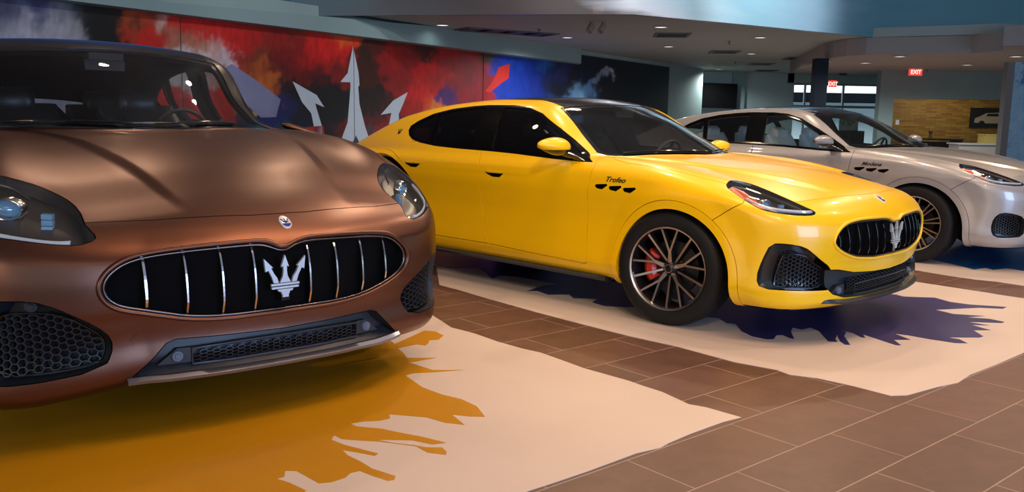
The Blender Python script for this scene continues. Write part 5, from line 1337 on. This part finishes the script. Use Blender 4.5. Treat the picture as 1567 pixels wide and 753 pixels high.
# ------------------------------------------------------------------ light
def area(name,loc,target,size,power,col,sy=None,spread=None):
    l=bpy.data.lights.new(name,'AREA'); l.energy=power; l.color=col; l.size=size
    if sy: l.shape='RECTANGLE'; l.size_y=sy
    if spread: l.spread=spread
    o=bpy.data.objects.new(name,l); SC.objects.link(o); o.location=loc; o.rotation_euler=(Vector(target)-Vector(loc)).to_track_quat('-Z','Y').to_euler(); return o
def spot(name,loc,target,power,col,size=120,rad=.06,blend=.6):
    s=bpy.data.lights.new(name,'SPOT'); s.energy=power; s.color=col; s.spot_size=math.radians(size); s.spot_blend=blend; s.shadow_soft_size=rad
    o=bpy.data.objects.new(name,s); SC.objects.link(o); o.location=loc; o.rotation_euler=(Vector(target)-Vector(loc)).to_track_quat('-Z','Y').to_euler(); return o
w=bpy.data.worlds.new('world'); bpy.context.scene.world=w; w.use_nodes=True; w.node_tree.nodes['Background'].inputs[0].default_value=(.45,.62,.75,1); w.node_tree.nodes['Background'].inputs[1].default_value=1.3
warm=(1,.70,.47)
for x,y,p in((-3.2,7.6,38),(-1.6,9.0,45),(.3,7.4,110),(1.2,9.8,110),(2.6,7.8,120),(3.6,10.2,110),(5.4,9.0,120),(6.8,11.2,110),(1.7,5.0,75),(3.8,5.2,110),(5.8,6.6,100),(2.9,3.2,75)):
    spot('ceiling_spot',(x,y,4.62),(x+.25,y-1.1,0),p*1.55,warm,125,.09)
spot('flank_fill_spot',(.8,-.8,4.5),(.1,7.4,.8),620,(1,.74,.44),32,.12)  # unseen warm spots added to light the yellow car's flank
spot('flank_fill_spot',(-.2,-1.5,4.5),(1.5,6.4,.5),360,(1,.74,.45),40,.12)
for i_,(x,y,z,l_) in enumerate(DL): spot('downlight_lamp',(x,y,z-.05),(x,y,0),290 if i_ else 5,(.90,1,.97),165,.07)
area('window_and_fill',(7.0,-3.0,1.5),(1.5,5.5,.4),5.0,470,(.40,.58,1),2.2)
area('window_and_fill',(-5.0,-5.5,2.6),(0,6.0,1.2),5.0,150,(1,.72,.45),1.6)  # warm fill added from the left, no window there
area('nose_fill',(.7,3.9,4.66),(.7,3.9,0),2.4,95,(1,.58,.32),1.5)  # unseen warm panels added overhead to brighten the copper nose
area('nose_fill',(1.6,-1.6,4.6),(1.0,-1.0,0),4.0,60,(1,.62,.36),2.0)
area('uplight_fill',(1.5,7,3.4),(1.5,7,5),7,45,(.80,.90,1),5)  # added uplight without a fixture, brightens the raised ceiling
area('alcove_light',(13.5,27.6,2.3),(13.6,28.6,0),2.5,32,(1,.85,.6),.6)
area('daylight',(14,38.5,5.5),(15,44,2),6,1500,(1,.97,.95),4)
for x,y,tx,ty,p in((-1.5,9.0,-4.8,14.5,260),(1.5,11.5,-3,17.5,330),(3.5,13.5,-1,21.0,420),(6,15.5,2,26,520)): spot('mural_fill_spot',(x,y,4.5),(tx,ty,1.7),p,(1,.96,.93),75,.12)  # unseen spots added in the raised bay to brighten the mural
# ------------------------------------------------------------------ camera
def make_camera():
    f,p,r,h=1342.9,.1481,.017,1.2483
    U0=Vector((0,math.sin(p),math.cos(p))); R0=Vector((1,0,0)); Fw=Vector((0,math.cos(p),-math.sin(p)))
    R=R0*math.cos(r)+U0*math.sin(r); U=U0*math.cos(r)-R0*math.sin(r)
    cd=bpy.data.cameras.new('camera'); co=bpy.data.objects.new('camera',cd); SC.objects.link(co)
    cd.sensor_width=36; cd.lens=f/1567*36; cd.clip_end=200
    co.matrix_world=Matrix(((R.x,U.x,-Fw.x,0),(R.y,U.y,-Fw.y,0),(R.z,U.z,-Fw.z,h),(0,0,0,1)))
    bpy.context.scene.camera=co
make_camera()
sc=bpy.context.scene
sc.view_settings.view_transform='Standard'; sc.view_settings.look='None'; sc.view_settings.gamma=1; sc.view_settings.use_curve_mapping=False
sc.view_settings.exposure=-.06
